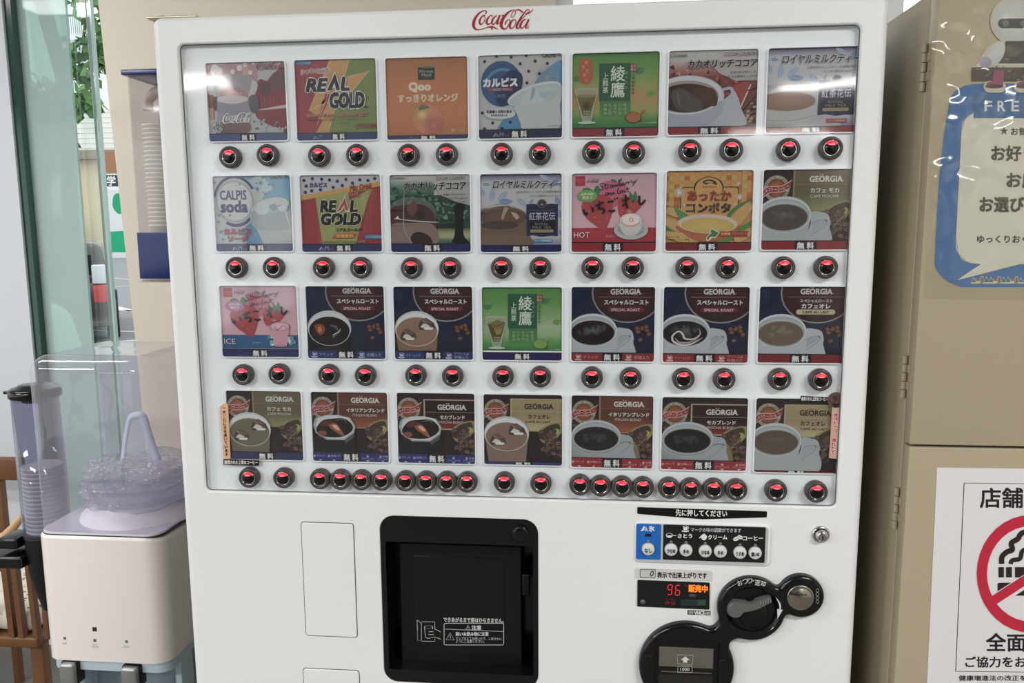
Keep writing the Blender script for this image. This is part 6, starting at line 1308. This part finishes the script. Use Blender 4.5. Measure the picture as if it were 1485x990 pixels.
# ------------------------------------------------------------------ tube cup dispenser beside it
YT = .40; tc = at(57.5, 640, YT); tr = .046; zt0, zt1 = atz(57, 772, YT), atz(50, 572, YT)
T_ = empty('cup_dispenser', (tc.x, YT, zt0), 'smoky tube cup dispenser with black lid beside the water dispenser', 'cup dispenser')
MB().lathe((tc.x, YT, zt0), [(tr, 0), (tr, zt1 - zt0), (tr - .002, zt1 - zt0), (tr - .002, 0)], 40, 'z').build('tube', clear_mat('smoky_clear_tube', C(228, 229, 238), 1.45, .05, haze=.06, haze_col=C(150, 154, 172)), T_)
lid = MB().lathe((tc.x, YT, zt1 - .004), [(tr + .001, 0), (tr + .004, .002), (tr + .004, .016), (tr - .002, .020), (tr - .010, .021), (tr - .016, .026), (tr - .03, .027), (.00001, .027)], 40, 'z'); lid.box(tc.x - tr - .022, YT - .006, zt1 + .001, tc.x - tr, YT + .006, zt1 + .007, .001); lid.lathe((tc.x, YT, zt1 - .014), [(.026, 0), (.03, .01)], 24, 'z'); lid.build('lid', BLACKG, T_)
CUPM = mat('white_paper_cup', C(240, 237, 226), .6)
zc_top = atz(50, 676, YT); ncup = 17
m_cup = local(MB().lathe((0, 0, 0), [(.028, -.055), (.0375, 0), (.0395, .001), (.0395, .004), (.0375, .005), (.037, .003)], 32, 'z'), 'paper_cup', CUPM)
for i in range(ncup):
    z = zc_top - i * (zc_top - zt0 + .01) / ncup; o = link('paper_cup', m_cup, None, 'topmost white paper cup in the smoky tube dispenser' if i == 0 else 'white paper cup stacked lower in the smoky tube dispenser', 'cup', 'paper cups in the tube dispenser'); o.location = (tc.x, YT, z)
cr = MB().lathe((tc.x, YT, atz(57, 846, YT)), [(.022, -.05), (.03, -.02), (tr - .004, .035), (tr - .001, atz(57, 768, YT) - atz(57, 846, YT))], 32, 'z'); cr.build('lower_sleeve', BLACKM, T_)
br = MB(); A, B_ = at(-18, 790, YT), at(55, 812, YT); br.box(A.x, YT - .05, B_.z, B_.x, YT + .04, atz(30, 794, YT), .006); C_, D_ = at(4, 776, YT - .02), at(34, 792, YT - .02); br.box(C_.x, YT - .04, D_.z, D_.x, YT + .02, C_.z, .005); br.box(tc.x, YT - .02, B_.z + .004, xd0 - .001, YT + .02, B_.z + .022)
br.build('bracket', BLACKG, T_)
# ------------------------------------------------------------------ blue capped cup dispenser on the wall
YB = .66; U_ = empty('cup_dispenser', (atx(215, 250, YB), YB, atz(215, 405, YB)), 'clear cup dispenser with navy lid and label on the beige wall', 'cup dispenser')
ux0, ux1 = (atx(187, 113, YB - .06) + atx(199, 337, YB - .06)) / 2, atx(187, 113, YB - .06) + .16; uz0, uz1, uzl = atz(203, 407, YB - .06), atz(183, 110, YB - .06), atz(200, 338, YB - .06)
UC = clear_mat('clear_acrylic', C(248, 247, 248), 1.45, .03, refl=.4, haze=.04, haze_col=C(220, 220, 226)); NV = mat('navy_plastic', C(14, 32, 98), .22, spec=.6)
ub = MB(); ub.box(ux0, YB - .06, uz0, ux1, YB - .057, uz1); ub.box(ux0, YB - .057, uz0, ux0 + .003, YB + .06, uz1); ub.box(ux1 - .003, YB - .057, uz0, ux1, YB + .06, uz1); ub.build('clear_case', UC, U_)
MB().box(ux0 - .004, YB + .06, uz0 - .01, ux1 + .004, YB + .13, uz1).build('back_plate', mat('pale_acrylic', C(206, 204, 206), .4), U_)
MB().box(ux0 - .010, YB - .07, uz1, ux1 + .010, YB + .07, atz(183, 100, YB - .07), .003).build('lid', NV, U_)
nl = MB(); p0, p1 = at(198, 337, YB - .064), at(203, 404, YB - .064); nl.box((p0.x + p1.x) / 2, YB - .064, p1.z, ux1 - .01, YB - .0605, p0.z, .001); nl.build('front_label', NV, U_)
MB().box(ux0 - .002, YB - .07, uz0 - .003, ux1, YB + .07, uz0, 0).build('base_tray', UC, U_)
cxu = atx(240, 260, YB); 
for i in range(24):
    z = atz(215, 185, YB) - i * .0098; o = link('paper_cup', m_cup, None, 'topmost white paper cup in the navy lidded wall dispenser' if i == 0 else 'white paper cup stacked lower in the navy lidded wall dispenser', 'cup', 'paper cups in the wall dispenser'); o.location = (cxu - .006 + .0006 * (i % 3), YB, z); o.scale = (.96, .96, 1)
gd = MB().tube([(cxu - .03, YB, atz(215, 160, YB)), (cxu - .03, YB, atz(215, 145, YB)), (cxu - .01, YB, atz(215, 134, YB)), (cxu + .02, YB, atz(215, 132, YB))], .012, 12); gd.build('cup_pusher', mat('pink_beige_plastic', C(196, 178, 172), .5), U_)

# ------------------------------------------------------------------ chairs on the left
YH = 1.22; R1 = empty('chair', (atx(0, 680, YH) - .2, YH, 0), 'brown wooden chair whose top rail shows beside the cup tube', 'chair')
a_, b2 = at(-60, 664, YH), at(30, 697, YH)
MB().box(a_.x - .3, YH, b2.z, b2.x, YH + .03, a_.z, .003).build('top_rail', WOOD, R1)
for x in (atx(2, 740, YH) - .018, a_.x - .3): MB().box(x, YH + .002, 0, x + .022, YH + .028, b2.z, .003).build('post', WOOD, R1)
for x in (atx(2, 740, YH) - .018, a_.x - .3): MB().box(x, YH - .20, 0, x + .022, YH - .18, .43, .003).build('leg', WOOD, R1)
MB().box(a_.x - .3, YH - .20, .40, atx(2, 740, YH), YH + .02, .43, .004).build('seat', WOOD, R1)
YV = .72; R2 = empty('chair', (atx(20, 900, YV) - .1, YV + .2, 0), 'wooden slat-back chair with floral cushion beside the counter', 'chair')
sl_ = []
for (xt, yt, xb, yb, wd_) in ((-34, 800, -8, 990, 11), (2, 800, 27, 1010, 10), (16, 800, 40, 1010, 9), (35, 790, 62, 1010, 8), (55, 800, 76, 1010, 7)):
    p0, p1 = at(xt, yt, YV), at(xb, yb, YV + .0); hw = wd_ / 2 / F_PX * (YV + 1.124)
    dx = (p1.x - p0.x) / (p1.z - p0.z); zb3 = .46; p2 = Vector((p0.x + dx * (zb3 - p0.z), 0, zb3)); MB().prism([(p0.x - hw, p0.z), (p0.x + hw, p0.z), (p2.x + hw, zb3), (p2.x - hw, zb3)], YV, YV + .018).build('back_slat', WOOD, R2)
crest = [at(x, y, YV + .01) for x, y in ((-60, 800), (-20, 792), (8, 777), (20, 764), (33, 748))]
MB().tube([tuple(v) for v in crest], [.014, .015, .013, .011, .009], 12).build('crest_rail', LWOOD, R2)
sx0, sx1 = atx(-60, 940, YV + .1), atx(52, 930, YV + .02)
MB().box(sx0, YV + .0, .43, sx1 + .02, YV + .44, .46, .006).build('seat', WOOD, R2)
fl = bpy.data.materials.new('floral_cushion'); fl.use_nodes = True; nt = fl.node_tree; pn_ = nt.nodes['Principled BSDF']; tcn = nt.nodes.new('ShaderNodeTexCoord'); vr = nt.nodes.new('ShaderNodeTexVoronoi'); vr.inputs['Scale'].default_value = 55; rp = nt.nodes.new('ShaderNodeValToRGB')
rp.color_ramp.elements[0].color = (*C(120, 110, 92), 1); rp.color_ramp.elements[0].position = .2; rp.color_ramp.elements[1].color = (*C(206, 200, 186), 1); rp.color_ramp.elements[1].position = .38; e_ = rp.color_ramp.elements.new(.1); e_.color = (*C(132, 84, 78), 1)
nt.links.new(tcn.outputs['Object'], vr.inputs['Vector']); nt.links.new(vr.outputs['Distance'], rp.inputs[0]); nt.links.new(rp.outputs[0], pn_.inputs['Base Color']); pn_.inputs['Roughness'].default_value = .9
MB().box(sx0, YV + .02, .462, sx1, YV + .42, .52, .022).build('cushion', fl, R2)
for x in (sx0, sx1): 
    for y in (YV + .02, YV + .40): MB().box(x - .02, y, 0, x + .016, y + .03, .43, .003).build('leg', WOOD, R2)

# ------------------------------------------------------------------ outside
ASPH = mat('asphalt', C(136, 140, 142), .9, noise=.08, nscale=1.5); LINE = mat('road_paint', C(226, 226, 222), .7)
MB().box(-60, 1.62, -.30, 60, 90, -.12).build('ground', ASPH, kind='structure')
def gat(px, py, z=-.12):
    d = ROWS[0] * ((px - 742.5) / F_PX) + ROWS[1] * ((py - 495) / F_PX) + ROWS[2]; return CAM + d * ((z - CAM.z) / d.z)
rm = MB()
for (x0, y0, x1, y1, w_) in ((20, 392, 220, 408, .10), (60, 425, 220, 412, .08), (90, 443, 230, 455, .14), (140, 440, 230, 462, .16), (140, 498, 240, 492, .14), (30, 478, 220, 482, .1)):
    A, B_ = gat(x0, y0), gat(x1, y1); dv = (B_ - A); n_ = Vector((-dv.y, dv.x, 0)).normalized() * w_; z = -.115
    rm.add([(A.x, A.y, z), (B_.x, B_.y, z), (B_.x + n_.x, B_.y + n_.y, z), (A.x + n_.x, A.y + n_.y, z)], [(0, 1, 2, 3)])
rm.build('road_marking', LINE, kind='structure')
kb = MB(); A = gat(40, 374); kb.box(-30, A.y, -.12, 6, A.y + 3.2, .04); kb.build('kerb', mat('pavement_grey', C(186, 184, 178), .9), kind='structure')
YO = A.y + 3.0
SH = empty('shop_building', (at(130, 300, YO).x, YO, 0), 'cream shop building with brown awning seen through the glass', 'building')
x0, x1 = atx(60, 300, YO), atx(260, 300, YO)
MB().box(x0, YO, 0, x1, YO + 6, atz(130, 222, YO)).build('lower_wall', mat('peach_wall', C(222, 204, 172), .85), SH)
MB().box(x0 - .5, YO - .8, atz(130, 232, YO), x1, YO + 6.2, atz(130, 219, YO)).build('awning', mat('grey_brown_awning', C(150, 138, 124), .8), SH)
MB().box(x0, YO + .6, atz(130, 219, YO), x1, YO + 6, atz(130, 145, YO)).build('upper_wall', mat('ivory_siding', C(236, 236, 228), .85, noise=.03, nscale=3), SH)
for i in range(8): z = atz(130, 219, YO) + .25 + i * .35; MB().box(x0, YO + .57, z, x1, YO + .6, z + .03).build('siding_joint', mat('siding_joint', C(214, 214, 206), .8), SH)
MB().box(atx(151, 250, YO - .85), YO - .82, atz(152, 252, YO), atx(174, 250, YO - .85), YO - .7, atz(150, 221, YO)).build('brown_panel', mat('brown_panel', C(164, 118, 88), .7), SH)
YG = YO - 3.5
SG = empty('sign_board', (atx(168, 300, YG), YG, 0), 'white shop sign with dark lettering and green patches', 'sign')
s0_, s1b = at(152, 252, YG), at(184, 380, YG)
MB().box(s0_.x, YG, s1b.z, s1b.x + .4, YG + .06, s0_.z).build('board', mat('white_sign', C(222, 226, 224), .6), SG); MB().box(s0_.x + .1, YG + .06, -.12, s0_.x + .16, YG + .12, s0_.z).build('post', FR, SG)
def sg(c):   # crop 0,0 x3.3
    c.poly([(504, 838), (566, 838), (568, 902), (508, 902)], '3a4244'); c.text('学', 512, 842, 552, 888, 'e4e6e4', 1.5); c.rect(508, 892, 570, 910, 'e8eae8')
    c.cur = 'green_roundel'; c.curve([(545, 935), (575, 930), (590, 1000), (570, 1024), (540, 990)], '20a06e'); c.cur = 'green_panel'; c.poly([(526, 1108), (594, 1104), (606, 1206), (530, 1206)], '22a676'); c.cur = 'white_strip'; c.poly([(530, 1232), (610, 1232), (610, 1254), (536, 1254)], 'd8d8d2')
print_on('sign_print', SG, YG - .01, 0, 0, 3.3, sg, {'picture': 'sign_patches', 'lettering': 'sign_lettering'})
# white balcony house further up
YW = YO + 7; HB = empty('house', (atx(110, 50, YW), YW, 0), 'white house with a railed balcony behind the tree', 'building')
MB().box(atx(30, 50, YW), YW + 1.2, 0, atx(131, 50, YW), YW + 8, atz(100, -60, YW)).build('house_wall', mat('house_white', C(236, 240, 240), .8), HB)
MB().box(atx(86, 50, YW), YW, atz(100, 58, YW), atx(131, 50, YW), YW + 1.2, atz(100, 50, YW)).build('balcony_floor', mat('balcony_white', C(226, 230, 230), .8), HB)
for i in range(14):
    x = atx(90 + i * 3, 30, YW); MB().box(x, YW, atz(100, 50, YW), x + .03, YW + .03, atz(100, 24, YW)).build('baluster', mat('rail_grey', C(120, 130, 130), .6), HB)
MB().box(atx(88, 30, YW), YW - .02, atz(100, 24, YW), atx(131, 30, YW), YW + .05, atz(100, 21, YW)).build('rail', mat('rail_grey', C(120, 130, 130), .6), HB)
def tree(name, loc, trunk_pts, tr_r, blobs, nleaf, size, cols, label, seed, parent_group):
    rnd = random.Random(seed); T = empty(name, loc, label, 'tree', parent_group)
    MB().tube(trunk_pts, tr_r, 10).build('trunk', mat('bark', C(92, 80, 68), .9, noise=.2, nscale=6), T)
    for ci, col in enumerate(cols):
        mb = MB()
        for i in range(nleaf // len(cols)):
            bx, by, bz, br_ = rnd.choice(blobs); d = Vector((rnd.gauss(0, 1), rnd.gauss(0, 1), rnd.gauss(0, 1))).normalized() * br_ * rnd.random() ** .45
            c0 = Vector((bx, by, bz)) + d; u = Vector((rnd.gauss(0, 1), rnd.gauss(0, .6), rnd.gauss(-.6, .7))).normalized() * size * rnd.uniform(.7, 1.3); v = u.cross(Vector((rnd.gauss(0, 1), rnd.gauss(0, 1), rnd.gauss(0, 1)))).normalized() * size * .33
            w3 = u.cross(v).normalized() * size * .08
            mb.add([c0, c0 + u * .5 + v + w3, c0 + u, c0 + u * .5 - v + w3, c0 + u * .5], [(0, 1, 4), (1, 2, 4), (2, 3, 4), (3, 0, 4)])
        o = mb.build('foliage', mat('leaf_%s_%d' % (name, ci), C(col), .6), T); o['kind'] = 'stuff'
    return T
YR = 4.2; bl = []
for (px, py, r) in ((104, -12, .12), (140, -8, .13), (148, 20, .08), (142, 48, .08), (118, 68, .10), (140, 75, .06), (108, 100, .08), (124, 112, .10), (120, 135, .07), (148, 88, .05), (104, 72, .08), (118, 155, .035), (130, 146, .035)):
    p = at(px, py, YR); bl.append((p.x, p.y, p.z, r))
tp = at(60, -200, YR); b4_ = at(140, -60, YR)
tree('street_tree', (tp.x - .5, YR, -.12), [(tp.x - 2.3, YR + 3.3, -.12), (tp.x - 2.0, YR + 3.0, 3.2), (tp.x - .3, YR, tp.z + .1), (b4_.x, YR, b4_.z), (atx(120, 60, YR), YR, atz(120, 60, YR))], [.10, .08, .04, .02, .008], bl, 330, .10, ((104, 146, 82), (130, 168, 104), (82, 120, 70)), 'leafy green street tree hanging over the glass', 5, None)
YR2 = 13.0; bl = []
for (px, py, r) in ((20, 170, .6), (50, 155, .6), (70, 175, .45), (40, 200, .6), (75, 205, .35), (10, 200, .7), (50, 225, .5), (78, 225, .25)):
    p = at(px, py, YR2); bl.append((p.x, p.y, p.z, r))
tx_ = at(64, 300, YR2)
tree('roadside_tree', (tx_.x, YR2, -.12), [(atx(74, 370, YR2), YR2, -.12), (atx(66, 320, YR2), YR2, 1.2), (atx(62, 220, YR2), YR2, atz(62, 220, YR2))], [.17, .14, .08], bl, 1500, .24, ((76, 116, 80), (96, 134, 96), (64, 100, 74)), 'round roadside tree beyond the tinted pane', 9, None)
YR3 = YO - 1.9; hb_ = []
for (px, py) in ((30, 335), (50, 332), (70, 322), (84, 332), (10, 338)): p = at(px, py, YR3); hb_.append((p.x, p.y, p.z, .7))
tree('hedge', (at(60, 340, YR3).x, YR3, -.12), [(at(60, 340, YR3).x, YR3, -.12), (at(60, 330, YR3).x, YR3, 1.2)], [.08, .04], hb_, 1400, .3, ((70, 106, 82), (90, 126, 98)), 'low green hedge across the road', 12, None)
# cars
def car(loc, rz, body_m, label, L_=4.2, Wd=1.7, H=1.5):
    K = empty('car', loc, label, 'car')
    K.rotation_euler = (0, 0, rz)
    def add(name, mb, m, par=None):
        me = local(mb, name, m); return link(name, me, par or K)
    prof = [(-L_ / 2, .35), (-L_ / 2 + .05, .85), (-L_ / 2 + .35, 1.0), (-L_ / 2 + .7, H - .03), (-L_ / 2 + 1.2, H), (.5, H), (1.25, .98), (L_ / 2 - .15, .82), (L_ / 2, .6), (L_ / 2, .32), (L_ / 2 - .5, .26), (-L_ / 2 + .2, .26)]
    P = [tuple(p) for p in crom(prof, 4, True)]; mb = MB(); Ls = []
    for y, s in ((-Wd / 2, .93), (-Wd / 2 + .06, .98), (-Wd / 2 + .2, 1), (0, 1.005), (Wd / 2 - .2, 1), (Wd / 2 - .06, .98), (Wd / 2, .93)):
        Ls.append([(x * (.97 + .03 * s), y * (1 - max(0, z - .9) * .22), .75 + (z - .75) * s) for x, z in P])
    mb.loops(Ls, True, True); add('car_body', mb, body_m)
    gls = mat('car_glass', C(34, 40, 44), .08, spec=.7)
    for y in (-1, 1): add('side_window', MB().add([(-1.5, y * (Wd / 2 * .93 + .004), 1.0), (.95, y * (Wd / 2 * .93 + .004), 1.0), (.45, y * (Wd / 2 * .85), H - .12), (-1.2, y * (Wd / 2 * .85), H - .12), (-1.5, y * (Wd / 2 * .93 - .02), 1.0), (.95, y * (Wd / 2 * .93 - .02), 1.0), (.45, y * (Wd / 2 * .85 - .02), H - .12), (-1.2, y * (Wd / 2 * .85 - .02), H - .12)], [(0, 1, 2, 3), (4, 5, 6, 7), (0, 1, 5, 4), (2, 3, 7, 6)]), gls)
    add('rear_window', MB().box(-L_ / 2 + .36, -.6, 1.02, -L_ / 2 + .42, .6, 1.32), gls)
    for y in (-1, 1):
        add('tail_light', MB().box(-L_ / 2 - .02, y * .70 - .10, .62, -L_ / 2 + .12, y * .70 + .10, .88, .02), mat('red_lens', C(206, 60, 64), .2))
        add('reverse_light', MB().box(-L_ / 2 - .01, y * .70 - .08, .90, -L_ / 2 + .20, y * .70 + .10, 1.18, .02), mat('white_lens', C(226, 226, 230), .2))
    for x in (-L_ / 2 + .75, L_ / 2 - .8):
        for y in (-1, 1):
            wh = add('wheel', MB().lathe((x, y * (Wd / 2 - .02) + .09, .30), [(.16, 0), (.28, 0), (.30, .03), (.30, .15), (.28, .18), (.16, .18)], 24), mat('tyre', C(26, 26, 28), .8)); add('hub_cap', MB().lathe((x, y * (Wd / 2 - .02) + .09, .30), [(.16, .01), (.15, .17), (.0001, .175)], 20), mat('hub_grey', C(160, 162, 164), .3, metal=.6), wh)
    return K
p = gat(74, 503); car((p.x - 1.11, p.y + 1.78, -.12), math.radians(122), mat('dark_car_paint', C(58, 48, 48), .25, coat=.5), 'dark car with a red tail light on the road')
sc_car = car((atx(140, 500, 4.4) - 3.75, 5.0, -.12), 0.0, mat('silver_car_paint', C(214, 218, 216), .25, coat=.5), 'silver car parked close behind the tinted glass')
sc_car.scale = (1.2, 1.15, 1.2)
# far backdrop building behind trees
bk = MB(); YZ = YO + 16; bk.box(-26, YZ, 0, atx(86, 100, YZ), YZ + 5, atz(50, 190, YZ)); tag(bk.build('apartment_block', mat('grey_green_block', C(180, 196, 192), .9), origin=(-20, YZ, 0)), 'pale grey block far behind the roadside tree', 'building')
